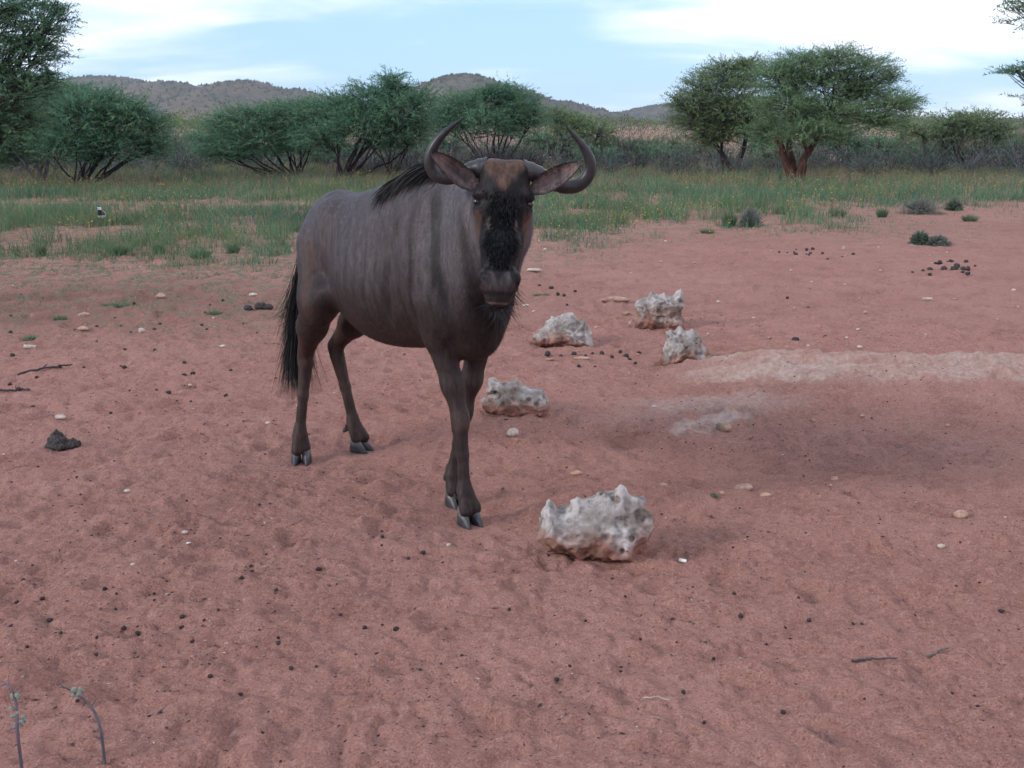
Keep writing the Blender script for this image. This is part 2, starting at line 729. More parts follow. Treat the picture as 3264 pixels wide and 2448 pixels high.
def ground_z(x, y, prints=True):
    x = np.asarray(x, float)
    y = np.asarray(y, float)
    r = np.hypot(x, y)
    near = 1 - sstep(r, 10, 26)
    z = 0.018 * fbm2(x * 0.9, y * 0.9, 3) + 0.018 * near * fbm2(x * 3.1 + 7, y * 4.2, 21, 3) + 0.011 * near * noise2(x * 8.0 + 2 * noise2(x * 3, y * 3, 2), y * 11, 33)
    if prints:
        z = z + near * hoofprints(x, y)
        wx = 0.5 * noise2(x * 4, y * 4, 65)
        z = z + near * (0.019 * np.abs(noise2(x * 11 + wx, y * 15 - wx, 55)) + 0.014 * np.abs(noise2(x * 25 + wx, y * 30, 57)))
    # the hollow scraped in front of the pale ledge
    e = ((x - PIT[0]) / 0.85) ** 2 + ((y - PIT[1] - 0.12 * (x - PIT[0])) / 0.50) ** 2
    z = z - 0.085 * np.exp(-e)
    e = ((x - 0.53) / 0.10) ** 2 + ((y - 5.0) / 0.10) ** 2
    z = z - 0.05 * np.exp(-e)
    # the ledge of calcrete behind it
    yl = 6.15 + 0.10 * np.sin(x * 2.1) - 0.16 * sstep(x, 2.0, 3.6)
    along = sstep(x, 0.7, 1.6)
    lump = along * np.exp(-((y - yl) / np.where(y < yl, 0.46, 0.26)) ** 2)
    z = z + lump * (0.155 + 0.02 * fbm2(x * 3, y * 5, 77, 3) - 0.045 * np.exp(-((y - yl + 0.10 + 0.04 * fbm2(x * 3, y, 5)) / 0.045) ** 2))
    # second tongue of crust running down to the hollow
    e = ((x - 1.05) / 0.42) ** 2 + ((y - 5.38 - 0.15 * (x - 1.0)) / 0.20) ** 2
    z = z + 0.02 * np.exp(-e)
    # the sand is trodden level under the wildebeest's feet
    w = 0
    for fx, fy in FEET:
        w = np.maximum(w, np.exp(-(np.hypot(x - fx, y - fy) / 0.13) ** 4))
    return z * (1 - w) + 0.0 * w


def build_ground():
    fine = np.radians(np.linspace(-38, 38, 500))
    rest = np.radians(np.linspace(38, 322, 60)[1:-1])
    th = np.concatenate([fine, rest])
    r = np.concatenate([np.linspace(0.2, 1.9, 10)[:-1], np.geomspace(1.9, 8.5, 430)[:-1], np.geomspace(8.5, 60, 150)[:-1], np.geomspace(60, 9000, 50)])
    R, T = np.meshgrid(r, th, indexing='ij')
    X, Y = R * np.sin(T), R * np.cos(T)
    Z = ground_z(X, Y)
    V = np.stack([X, Y, Z], -1).reshape(-1, 3)
    nr, nt = len(r), len(th)
    i = np.arange(nr - 1)[:, None] * nt
    j = np.arange(nt)[None]
    j2 = (j + 1) % nt
    F = np.stack([i + j, i + nt + j, i + nt + j2, i + j2], -1).reshape(-1, 4)
    x, y = V[:, 0], V[:, 1]
    yl = 6.15 + 0.10 * np.sin(x * 2.1) - 0.16 * sstep(x, 2.0, 3.6)
    wob = fbm2(x * 3, y * 5, 91, 4)
    calc = sstep(x, 0.70, 1.45) * (np.exp(-((y - yl - 0.14 + 0.10 * wob) / 0.13) ** 2) + 1.0 * np.exp(-((y - yl + 0.22 + 0.12 * wob) / 0.16) ** 2))
    calc = calc + 0.75 * np.exp(-(((x - 1.05 + 0.2 * wob) / 0.50) ** 2 + ((y - 5.42 - 0.12 * (x - 1.0) + 0.15 * wob) / 0.17) ** 2))
    calc = calc + 0.9 * np.exp(-(((x - 1.02) / 0.16) ** 2 + ((y - 5.17 - 0.5 * (x - 1.02)) / 0.07) ** 2))
    ledge = sstep(x, 0.75, 1.5) * np.exp(-((y - yl) / 0.42) ** 2)
    streak = sstep(1.25 * fbm2(x * 1.3, y * 13 + 0.8 * np.sin(x * 2), 95, 4) + 1.0 * ledge, 0.72, 0.98)
    slab = sstep(np.exp(-(((x - 1.03) / 0.24) ** 2 + ((y - 5.20 - 0.45 * (x - 1.03)) / 0.10) ** 2)) + 0.45 * fbm2(x * 11, y * 17, 97, 4), 0.42, 0.62)
    calc = 0.72 * sstep(np.clip(calc, 0, 1) + 0.16 * fbm2(x * 5, y * 9, 93, 4), 0.08, 0.70) + 0.45 * streak + 0.8 * slab
    calc = np.clip(calc, 0, 1)
    edge = 11.6 + 1.6 * fbm2(x * 0.35, y * 0.35, 12) + np.where(x > 0, 1.6, -1.2) * sstep(np.abs(x), 0.5, 3.0)
    path = sstep(x, 4.5, 7.5) * (1 - sstep(y, 17, 22))
    veg = np.clip(0.72 * sstep(y - 0.5 * fbm2(x, y, 4), 6.0, 9.3) * sstep(-x, -0.8, 1.5) + 0.75 * sstep(y - edge, -1.5, 2.5) * (1 - 0.75 * path), 0, 1)
    veg = np.where(y < 0, 0.3, veg)
    dark = 0.30 * np.exp(-(((x - PIT[0] - 0.05) / 0.95) ** 2 + ((y - PIT[1]) / 0.50) ** 2))
    dark = dark + 0.7 * np.exp(-(((x + 4.2) / 1.9) ** 2 + ((y - 8.6) / 1.1) ** 2))
    dark = dark + 0.35 * np.exp(-(((x + 2.2) / 2.5) ** 2 + ((y - 9.3) / 1.0) ** 2))
    dark = dark + 0.5 * np.exp(-(((x - 0.53) / 0.14) ** 2 + ((y - 5.0) / 0.12) ** 2))  # darker colour in the small pit at the end of the hollow
    dark = np.clip(dark * (0.8 + 0.7 * wob), 0, 1)
    me = mesh('ground', V, F, mat=M_ground)
    at = me.color_attributes.new('mask', 'FLOAT_COLOR', 'POINT')
    c = np.ones((len(V), 4), np.float32)
    c[:, 0], c[:, 1], c[:, 2] = calc, veg, dark
    at.data.foreach_set('color', c.ravel())
    link('ground', me, kind='structure')


build_ground()


def gz(x, y):
    o = np.array([[0, 0], [0.015, 0], [-0.015, 0], [0, 0.02], [0, -0.02]])
    return float(ground_z(x + o[:, 0], y + o[:, 1]).mean())


# ------------------------------------------------------------------ hills
def build_hills():
    # summit on the photograph, distance, half width across (m), half width in depth, height share
    dom = [(225, 166, 1500, 150, 260), (100, 190, 1500, 140, 260), (352, 176, 1330, 95, 230), (430, 205, 1240, 70, 170),
           (528, 175, 1250, 88, 260), (610, 193, 1290, 100, 230), (740, 218, 1350, 150, 240),
           (1000, 161, 1150, 88, 240), (1075, 186, 1190, 85, 220), (1170, 222, 1250, 110, 220),
           (1300, 247, 1500, 170, 260), (1450, 226, 1700, 120, 300), (1560, 218, 1750, 150, 300), (1760, 240, 1900, 260, 300), (2050, 253, 2100, 300, 300)]
    xs = np.linspace(-1500, 1700, 380)
    ys = np.concatenate([np.linspace(820, 1650, 104), np.linspace(1660, 2600, 22)])
    X, Y = np.meshgrid(xs, ys, indexing='ij')
    wx = 18 * fbm2(X / 210, Y / 210, 5)
    wy = 50 * fbm2(X / 190 + 9, Y / 230, 8)
    Z = np.full(X.shape, -8.0)
    for px, py, D, sx, sy in dom:
        c = at_y(px, py, D)
        q = np.sqrt(((X - c[0] + wx * 0.5) / (sx * 1.65)) ** 2 + ((Y - D + wy * 0.6) / (sy * 1.5)) ** 2)
        prof = np.where(q < 1, 0.5 + 0.5 * np.cos(np.pi * np.clip(q, 0, 1)), 0) ** 0.95
        z = (c[2] + 8) * prof - 8
        k = 4.0
        h = np.clip(0.5 + 0.5 * (z - Z) / k, 0, 1)
        Z = Z * (1 - h) + z * h + k * h * (1 - h) * 0.6
    up = sstep(Z, -4, 10)
    Z = Z + up * (3.0 * fbm2(X / 75, Y / 75, 15, 4) + 0.8 * noise2(X / 9, Y / 9, 40))
    V = np.stack([X, Y, Z], -1).reshape(-1, 3)
    nx, ny = X.shape
    i = np.arange(nx - 1)[:, None] * ny
    j = np.arange(ny - 1)[None]
    F = np.stack([i + j, i + ny + j, i + ny + j + 1, i + j + 1], -1).reshape(-1, 4)
    m = Mat('hill_soil', 0.95, 0.05)
    a, b, d = m.noise(0.012, 5), m.noise(0.10, 5, 0.7), m.noise(0.5, 4, 0.7)
    c = m.mix(m.ramp(a, 0.35, 0.65), (0.172, 0.115, 0.080), (0.122, 0.092, 0.064))
    c = m.mix(m.ramp(b, 0.45, 0.60), c, (0.082, 0.076, 0.058))
    c = m.mix(m.math('MULTIPLY', m.ramp(d, 0.5, 0.62), 0.6), c, (0.065, 0.078, 0.05))
    m.color(c)
    link('hills', mesh('hills', V, F, mat=m.m), kind='structure')
    # scrub dotted over the slopes
    n = 15000
    k = RNG.integers(0, len(V), n * 9)
    P = V[k] + RNG.normal(0, 2.8, (n * 9, 3)) * np.array([1, 1, 0])
    dens = noise2(P[:, 0] / 60, P[:, 1] / 60, 71)
    ok = (V[k, 2] > -2) & (V[k, 1] < 1950) & (dens + RNG.uniform(-0.9, 0.9, len(k)) > -0.15)
    P = P[ok][:n]
    n = len(P)
    R = RNG.uniform(0.9, 2.3, n)
    oc = np.array([[1, 0, -.2], [0, 1, -.2], [-1, 0, -.2], [0, -1, -.2], [0, 0, 1.2]])
    f = np.array([[0, 1, 4], [1, 2, 4], [2, 3, 4], [3, 0, 4]])
    jit = RNG.uniform(0.7, 1.3, (n, 5, 3))
    VV = P[:, None] + oc[None] * jit * R[:, None, None]
    FF = f[None] + (np.arange(n) * 5)[:, None, None]
    g = RNG.uniform(0.7, 1.4, (n, 1, 1))
    base = np.where(RNG.random((n, 1, 1)) < 0.7, np.array([0.075, 0.085, 0.055]), np.array([0.11, 0.100, 0.062]))
    T = np.broadcast_to(base * g, (n, 5, 3)).reshape(-1, 3)
    link('hill_scrub', mesh('hill_scrub', VV.reshape(-1, 3), FF.reshape(-1, 3), T, False, M_leaf), label='scrub dotted over the distant hill slopes', cat='scrub', kind='stuff')


build_hills()

# ------------------------------------------------------------------ the wildebeest
ORG = np.array([-0.28, 4.01, 0.0])                    # below the withers
YAW = math.atan2(-0.75, 0.66)
cfx, sfx = math.cos(YAW), math.sin(YAW)


def to_local(p):
    q = np.asarray(p, float) - ORG
    return np.stack([q[..., 0] * cfx + q[..., 1] * sfx, -q[..., 0] * sfx + q[..., 1] * cfx, q[..., 2]], -1)


def dir_local(v):
    v = np.asarray(v, float)
    return np.array([v[0] * cfx + v[1] * sfx, -v[0] * sfx + v[1] * cfx, v[2]])


NOD = math.radians(13)
HO = to_local([-0.022, 3.47, 1.378])                  # poll
_dn = np.array([-0.055, -math.sin(NOD), -math.cos(NOD)])
_dn /= np.linalg.norm(_dn)
_up = -_dn
_hx = np.array([1.0, 0, 0]) - _up * _up[0]
_hx /= np.linalg.norm(_hx)
_hn = np.cross(_hx, _up)
HX, HU, HN = dir_local(_hx), dir_local(_up), dir_local(_hn)
HR = np.stack([HX, HU, HN], 1)                        # head axes as columns
HS = 1.02


def hp(a, b, c):
    return HO + HS * (a * HX + b * HU + c * HN)


def build_wildebeest():
    root = link('wildebeest', None, loc=(ORG[0], ORG[1], 0.0), rotz=YAW,
                label='grey-brown wildebeest with curved dark horns and black face standing on red sand', cat='wildebeest')
    f = Field((-1.12, -0.36, -0.01), (0.84, 0.30, 1.46), 0.0064)
    # trunk
    f.ell((-0.10, 0, 0.955), (0.46, 0.180, 0.315), 0.08)
    f.ell((0.01, 0, 1.145), (0.23, 0.110, 0.195), 0.10)
    f.ell((-0.34, 0, 0.880), (0.34, 0.188, 0.262), 0.10)
    f.cone((0.0, 0, 1.15), (-0.66, 0, 1.105), 0.115, 0.095, 0.10)
    f.ell((-0.70, 0, 1.00), (0.18, 0.128, 0.205), 0.08)
    f.ell((-0.80, 0, 0.985), (0.095, 0.100, 0.155), 0.07)
    for s in (-1, 1):
        f.ell((-0.60, s * 0.100, 1.138), (0.055, 0.030, 0.042), 0.06)
        f.ell((-0.57, s * 0.060, 1.03), (0.15, 0.088, 0.13), 0.07)
    # neck and brisket
    f.cone((0.02, 0, 1.19), (0.44, -0.075, 1.265), 0.115, 0.075, 0.10)
    f.cone((0.10, 0, 1.02), (0.45, -0.065, 1.17), 0.155, 0.092, 0.10)
    f.cone((0.19, 0.0, 0.88), (0.43, -0.055, 1.09), 0.130, 0.080, 0.10)
    f.ell((0.19, 0, 0.80), (0.13, 0.105, 0.155), 0.08)
    # shoulders
    for s in (-1, 1):
        R = Matrix.Rotation(math.radians(-20), 3, 'Y')
        f.ell((0.10, s * 0.120, 0.95), (0.110, 0.058, 0.24), 0.05, np.array(R))
    # right fore leg (bears forward)
    f.chain([((0.09, -0.105, 0.86), 0.074), ((0.112, -0.090, 0.72), 0.054), ((0.168, -0.072, 0.54), 0.040), ((0.197, -0.064, 0.435), 0.034)], 0.035)
    f.ell((0.203, -0.064, 0.405), (0.039, 0.036, 0.050), 0.02)
    f.chain([((0.198, -0.063, 0.37), 0.031), ((0.208, -0.060, 0.27), 0.0225), ((0.214, -0.058, 0.165), 0.0235)], 0.015)
    f.ell((0.214, -0.058, 0.128), (0.032, 0.032, 0.038), 0.022)
    for t in (-1, 1):
        f.cone((0.222, -0.058 + t * 0.012, 0.115), (0.243, -0.056 + t * 0.022, 0.060), 0.024, 0.025, 0.015)
    # left fore leg
    f.chain([((0.11, 0.095, 0.84), 0.072), ((0.130, 0.095, 0.70), 0.052), ((0.092, 0.080, 0.52), 0.039), ((0.066, 0.065, 0.42), 0.033)], 0.035)
    f.ell((0.068, 0.063, 0.395), (0.038, 0.035, 0.050), 0.02)
    f.chain([((0.060, 0.060, 0.36), 0.031), ((0.042, 0.052, 0.26), 0.0225), ((0.020, 0.044, 0.16), 0.0235)], 0.015)
    f.ell((0.016, 0.042, 0.128), (0.032, 0.032, 0.038), 0.022)
    for t in (-1, 1):
        f.cone((0.022, 0.040 + t * 0.012, 0.115), (0.042, 0.038 + t * 0.022, 0.060), 0.024, 0.025, 0.015)
    # hind legs
    f.chain([((-0.74, -0.070, 0.98), 0.105), ((-0.69, -0.112, 0.78), 0.088), ((-0.785, -0.104, 0.63), 0.058), ((-0.870, -0.090, 0.51), 0.038)], 0.05)
    f.ell((-0.888, -0.088, 0.468), (0.041, 0.032, 0.052), 0.02)
    f.chain([((-0.882, -0.090, 0.44), 0.032), ((-0.874, -0.115, 0.30), 0.0225), ((-0.872, -0.138, 0.165), 0.0235)], 0.015)
    f.ell((-0.871, -0.143, 0.130), (0.032, 0.032, 0.038), 0.022)
    for t in (-1, 1):
        f.cone((-0.864, -0.146 + t * 0.012, 0.115), (-0.848, -0.154 + t * 0.022, 0.060), 0.024, 0.025, 0.015)
    f.chain([((-0.74, 0.070, 0.98), 0.105), ((-0.67, 0.118, 0.76), 0.088), ((-0.80, 0.122, 0.62), 0.060), ((-0.922, 0.118, 0.520), 0.040)], 0.05)
    f.ell((-0.955, 0.115, 0.480), (0.050, 0.032, 0.050), 0.02)
    f.chain([((-0.945, 0.116, 0.44), 0.034), ((-0.90, 0.124, 0.30), 0.024), ((-0.862, 0.132, 0.165), 0.0245)], 0.015)
    f.ell((-0.858, 0.134, 0.130), (0.033, 0.032, 0.038), 0.022)
    for t in (-1, 1):
        f.cone((-0.846, 0.136 + t * 0.012, 0.112), (-0.815, 0.142 + t * 0.022, 0.062), 0.024, 0.025, 0.015)
    # fold of skin from flank to stifle, sternum
    for s in (-1, 1):
        f.cone((-0.58, s * 0.15, 0.80), (-0.67, s * 0.145, 0.70), 0.05, 0.05, 0.06)
    f.ell((0.20, 0.01, 0.715), (0.085, 0.075, 0.075), 0.05)
    # head
    def he(c, r, k=0.03, cut=False):
        f.ell(hp(*c), np.array(r) * HS, k, HR, cut)

    def hc(a, b, ra, rb, k=0.03, cut=False):
        f.cone(hp(*a), hp(*b), ra * HS, rb * HS, k, cut)
    f.cone(hp(0, -0.09, -0.15), (0.40, -0.055, 1.20), 0.078, 0.100, 0.06)
    he((0, -0.055, -0.085), (0.082, 0.075, 0.075), 0.04)
    he((0, -0.125, -0.075), (0.082, 0.10, 0.072), 0.04)
    hc((0, -0.12, -0.070), (0, -0.30, -0.050), 0.068, 0.048, 0.04)
    for s in (-1, 1):
        hc((s * 0.030, -0.16, -0.14), (s * 0.018, -0.40, -0.085), 0.055, 0.034, 0.04)
        he((s * 0.072, -0.098, -0.050), (0.024, 0.018, 0.030), 0.025)          # brow
        he((s * 0.075, -0.152, -0.055), (0.018, 0.022, 0.030), 0.02)           # under the eye
        he((s * 0.044, -0.016, -0.072), (0.042, 0.036, 0.050), 0.02)           # horn boss
        hc((s * 0.050, -0.17, -0.060), (s * 0.030, -0.26, -0.040), 0.020, 0.016, 0.02)
    he((0, -0.262, -0.040), (0.066, 0.060, 0.054), 0.018)                      # nose bulge
    hc((0, -0.30, -0.045), (0, -0.36, -0.045), 0.046, 0.052, 0.02)
    he((0, -0.386, -0.045), (0.064, 0.047, 0.055), 0.022)                      # muzzle
    for s in (-1, 1):
        he((s * 0.044, -0.368, -0.022), (0.026, 0.030, 0.034), 0.010)          # nostril wing
        hc((s * 0.053, -0.352, 0.010), (s * 0.062, -0.388, 0.004), 0.0105, 0.009, 0.003, True)
        hc((s * 0.038, -0.342, 0.014), (s * 0.053, -0.352, 0.010), 0.006, 0.0105, 0.003, True)
        hc((s * 0.084, -0.126, -0.042), (s * 0.100, -0.128, -0.052), 0.011, 0.014, 0.006, True)
        hc((s * 0.060, -0.104, -0.018), (s * 0.094, -0.106, -0.050), 0.009, 0.007, 0.010)
        hc((s * 0.064, -0.142, -0.026), (s * 0.090, -0.142, -0.052), 0.007, 0.007, 0.010)
    he((0, -0.432, -0.060), (0.044, 0.028, 0.048), 0.012)                      # lower lip
    hc((0, -0.345, 0.012), (0, -0.40, 0.014), 0.005, 0.004, 0.008, True)
    hc((-0.062, -0.424, -0.022), (0, -0.416, 0.012), 0.0035, 0.0035, 0.004, True)
    hc((0.062, -0.424, -0.022), (0, -0.416, 0.012), 0.0035, 0.0035, 0.004, True)
    V, Q = f.surface()
    V = relax(V, Q, 1, 0.5)
    N = vnormals(V, Q)
    s, l, z = V.T
    # ribs, folds and muscle under the skin
    trunk = sstep(s, -0.62, -0.45) * (1 - sstep(s, 0.0, 0.10)) * sstep(z, 0.70, 0.82) * (1 - sstep(z, 1.10, 1.22))
    d = 0.0022 * trunk * (0.5 + noise2(s * 3, z * 4, 44)) * np.sin((s + 0.35 * (z - 1) + 0.03 * noise2(s * 6, z * 6, 4)) * 88)
    neckm = sstep(s, 0.06, 0.16) * (1 - sstep(s, 0.40, 0.48))
    d += 0.0040 * neckm * noise2(s * 24 + 3 * noise2(s * 4, z * 3, 19), z * 3.6, 9)
    d += 0.005 * sstep(z, 0.6, 0.8) * fbm2(s * 7, z * 7 + l * 5, 14, 3)
    # hollow in front of the hip, groove behind the shoulder
    d -= 0.008 * np.exp(-(((s + 0.53 + 0.3 * (z - 1.08)) / 0.045) ** 2 + ((z - 1.06) / 0.11) ** 2))
    d -= 0.012 * np.exp(-(((s + 0.06 - 0.25 * (z - 0.95)) / 0.03) ** 2)) * sstep(z, 0.70, 0.82) * (1 - sstep(z, 1.08, 1.2))
    d -= 0.014 * np.exp(-(((s - 0.235 + 0.16 * (z - 0.95)) / 0.03) ** 2)) * sstep(z, 0.78, 0.9) * (1 - sstep(z, 1.2, 1.3))
    V = V + N * d[:, None]
    # ---------------- colouring of the coat
    hv = (V - HO) / HS
    a, b, c = hv @ HX, hv @ HU, hv @ HN
    head = sstep(c, -0.16, -0.10) * sstep(b, -0.50, -0.47) * (1 - sstep(b, 0.05, 0.07)) * (1 - sstep(np.abs(a), 0.12, 0.14))
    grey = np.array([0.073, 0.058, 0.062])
    brown = np.array([0.031, 0.0205, 0.0195])  # belly brown, darkened further: shade of the lower half put into it
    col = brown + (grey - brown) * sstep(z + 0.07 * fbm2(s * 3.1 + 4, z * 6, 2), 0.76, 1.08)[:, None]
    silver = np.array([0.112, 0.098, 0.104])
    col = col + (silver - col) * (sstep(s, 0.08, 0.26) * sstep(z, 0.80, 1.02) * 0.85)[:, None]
    warp = s + 0.05 * np.sin(z * 5) + 0.02 * noise2(z * 9, s * 4, 6)
    st = sstep(np.sin(warp * 50 + 3 * noise2(s * 5, z * 2, 81)) * 0.35 + 0.75 * noise2(warp * 26, z * 2.4, 8), 0.10, 0.80)
    st = st * sstep(s, -0.20, 0.02) * (1 - sstep(s, 0.36, 0.46)) * sstep(z, 0.70, 0.84) * (1 - sstep(z, 1.16, 1.30))
    st = np.clip(st + 0.9 * np.exp(-(((s - 0.215 + 0.14 * (z - 0.95)) / 0.028) ** 2)) * sstep(z, 0.80, 0.95) * (1 - sstep(z, 1.24, 1.32)), 0, 1)  # besides the stripes, shade of the neck fold put into the colour
    col = col * (1 - 0.66 * st)[:, None]
    flank = sstep(s, -0.55, -0.30) * (1 - sstep(s, -0.2, 0.0)) * sstep(z, 0.72, 0.9) * (1 - sstep(z, 1.0, 1.15))
    col = col * (1 - 0.40 * flank * sstep(np.sin(warp * 88 + 1) + 0.6 * noise2(s * 20, z * 3, 3), 0.2, 1.0))[:, None]
    # rusty skin where thigh meets flank, and legs
    rust = np.exp(-(((s + 0.66 - 0.12 * (0.85 - z)) / 0.035) ** 2)) * sstep(z, 0.62, 0.75) * (1 - sstep(z, 0.98, 1.1))
    col = col + (np.array([0.075, 0.038, 0.028]) - col) * (0.6 * rust)[:, None]
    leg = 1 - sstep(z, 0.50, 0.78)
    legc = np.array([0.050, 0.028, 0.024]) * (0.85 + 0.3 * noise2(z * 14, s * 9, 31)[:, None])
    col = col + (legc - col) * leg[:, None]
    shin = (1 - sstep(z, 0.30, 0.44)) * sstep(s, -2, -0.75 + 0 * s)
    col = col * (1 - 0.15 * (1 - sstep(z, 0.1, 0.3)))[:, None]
    fore = sstep(s, -0.05, 0.05) * (1 - sstep(z, 0.55, 0.80))
    col = col + (np.array([0.040, 0.027, 0.026]) - col) * (0.7 * fore)[:, None]
    knee = np.exp(-(((s - 0.24) / 0.035) ** 2 + ((z - 0.40) / 0.035) ** 2))
    col = col + (np.array([0.095, 0.062, 0.050]) - col) * (0.7 * knee)[:, None]
    # face
    black = np.array([0.009, 0.0075, 0.009])
    fore_c = np.array([0.088, 0.050, 0.037])
    fc = np.tile(black, (len(V), 1))
    nf = fbm2(a * 40, b * 30, 61, 3)
    forem = sstep(b + 0.022 * nf + 1.25 * np.clip(0.065 - np.abs(a), 0, 1), -0.030, 0.005) * (1 - sstep(np.abs(a) + 0.012 * nf, 0.056, 0.080))
    vee = np.exp(-((a / 0.008) ** 2)) * sstep(b, -0.135, -0.10) * (1 - sstep(b, -0.08, -0.06))
    fc = fc + (fore_c * (0.9 + 0.4 * nf[:, None]) - fc) * np.clip(forem + 0.8 * vee, 0, 1)[:, None]
    cheek = sstep(np.abs(a) + 0.006 * nf + 0.10 * (b + 0.19), 0.062, 0.074) * sstep(b, -0.26, -0.22) * (1 - sstep(b, -0.165, -0.145))
    fc = fc + (np.array([0.105, 0.060, 0.048]) - fc) * (0.7 * cheek)[:, None]
    brow = sstep(np.abs(a), 0.05, 0.07) * sstep(b, -0.11, -0.09) * (1 - sstep(b, -0.04, -0.02))
    fc = fc + (np.array([0.034, 0.025, 0.025]) - fc) * (0.6 * brow)[:, None]
    pale = np.exp(-(((np.abs(a) - 0.043) / 0.006) ** 2 + ((b + 0.20) / 0.018) ** 2))
    fc = fc + (np.array([0.22, 0.165, 0.15]) - fc) * (0.7 * pale)[:, None]
    muz = sstep(-b, 0.330, 0.350)
    fc = fc + (np.array([0.020, 0.015, 0.016]) - fc) * muz[:, None]
    rhin = sstep(-b - 0.034 * np.exp(-((a / 0.017) ** 2)), 0.338, 0.350) * (1 - sstep(-b + 0.10 * a * a / 0.06, 0.408, 0.420)) * (1 - sstep(np.abs(a), 0.050, 0.062))
    fc = fc + (np.array([0.055, 0.045, 0.048]) - fc) * (0.95 * rhin)[:, None]
    wing = np.exp(-(((np.abs(a) - 0.050) / 0.006) ** 2 + ((b + 0.362) / 0.022) ** 2))
    fc = fc + (np.array([0.070, 0.056, 0.058]) - fc) * (0.6 * wing)[:, None]
    lipl = 0.7 * np.exp(-(((b + 0.450) / 0.0030) ** 2)) * sstep(c, -0.06, -0.04) * (1 - sstep(np.abs(a), 0.035, 0.05))
    fc = fc + (np.array([0.30, 0.22, 0.17]) - fc) * (0.8 * lipl)[:, None]
    nost = sstep(np.exp(-(((np.abs(a) - 0.049 + 0.45 * (b + 0.365)) / 0.0085) ** 2 + ((b + 0.366) / 0.026) ** 2)) * sstep(c, -0.045, -0.025), 0.12, 0.45)
    fc = fc + (np.array([0.006, 0.005, 0.006]) - fc) * (0.9 * nost)[:, None]  # dark nostril skin, with the shade inside the hole put into the colour
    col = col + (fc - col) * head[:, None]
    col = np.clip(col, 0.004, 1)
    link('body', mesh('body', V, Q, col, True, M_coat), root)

    # ---------------- short coat of fur lying on the skin
    area = np.linalg.norm(np.cross(V[Q[:, 2]] - V[Q[:, 0]], V[Q[:, 3]] - V[Q[:, 1]]), axis=1)
    n = 100000
    k = RNG.choice(len(Q), n, p=area / area.sum())
    vi = Q[k, RNG.integers(0, 4, n)]
    N = vnormals(V, Q)
    Nn = N[vi]
    J = RNG.normal(0, 0.004, (n, 3))
    P = V[vi] + J - Nn * (J * Nn).sum(1)[:, None]
    hd = head[vi]
    flow = np.stack([np.full(n, -0.55), np.zeros(n), np.full(n, -0.65)], -1) * (1 - hd)[:, None] + (-HU)[None] * hd[:, None]
    flow = flow + RNG.normal(0, 0.28, (n, 3))
    flow = nrm(flow - Nn * (flow * Nn).sum(1)[:, None])
    L = RNG.uniform(0.008, 0.018, n) * (1 - 0.5 * hd) * np.where(P[:, 2] < 0.6, 0.45, 1.0)
    throat = sstep(P[:, 0], 0.18, 0.3) * (1 - hd)
    L = L * (1 + 0.5 * throat)
    side = nrm(np.cross(flow, Nn))
    tip = P + (flow * 0.975 + Nn * 0.20) * L[:, None]
    P0 = P - Nn * 0.001
    w = (0.0011 * (1 - 0.3 * hd))[:, None]
    VV = np.stack([P0 - side * w, P0 + side * w, tip], 1).reshape(-1, 3)
    FF = np.arange(n * 3).reshape(-1, 3)
    cc = np.repeat(col[vi] * RNG.uniform(0.82, 1.22, (n, 1)), 3, axis=0)
    link('coat', mesh('coat', VV, FF, cc, False, M_coatfur), root, kind='stuff')

    # ---------------- horns
    def horn(pts, rad):
        pts = np.array(pts)
        t = np.linspace(0, 1, len(pts))
        T = np.linspace(0, 1, 46)
        # smooth curve through the points
        P = np.stack([np.interp(T, t, pts[:, i]) for i in range(3)], -1)
        R = np.interp(T, t, rad)
        for _ in range(10):
            P[1:-1] = 0.5 * P[1:-1] + 0.25 * (P[:-2] + P[2:])
            R[1:-1] = 0.5 * R[1:-1] + 0.25 * (R[:-2] + R[2:])
        R = R * (1 + 0.045 * np.sin(T * 95) * (1 - sstep(T, 0.25, 0.55)))
        W = np.array([hp(*p) for p in P])
        Vh, Fh = tubes([(W, R * HS)], 16)
        tt = np.concatenate([np.repeat(T, 16), [0, 1]])
        base = np.array([0.040, 0.033, 0.035])
        tip = np.array([0.022, 0.018, 0.021])
        cch = base + (tip - base) * tt[:, None]
        return mesh('horn', Vh, Fh, cch, True, M_horn)
    link('horn', horn([(-0.052, -0.008, -0.064), (-0.090, -0.014, -0.072), (-0.135, -0.030, -0.095), (-0.185, -0.046, -0.105), (-0.225, -0.042, -0.105),
                       (-0.248, -0.010, -0.095), (-0.245, 0.030, -0.08), (-0.225, 0.068, -0.065), (-0.188, 0.105, -0.05), (-0.138, 0.142, -0.04)],
                      [0.031, 0.031, 0.027, 0.0245, 0.0225, 0.021, 0.0188, 0.0148, 0.0098, 0.002]), root)
    link('horn', horn([(0.052, -0.010, -0.064), (0.090, -0.016, -0.072), (0.135, -0.034, -0.095), (0.190, -0.054, -0.105), (0.240, -0.052, -0.105),
                       (0.274, -0.018, -0.095), (0.279, 0.022, -0.08), (0.262, 0.058, -0.065), (0.230, 0.092, -0.05), (0.186, 0.134, -0.04)],
                      [0.031, 0.031, 0.027, 0.0245, 0.023, 0.0216, 0.0193, 0.0152, 0.010, 0.002]), root)

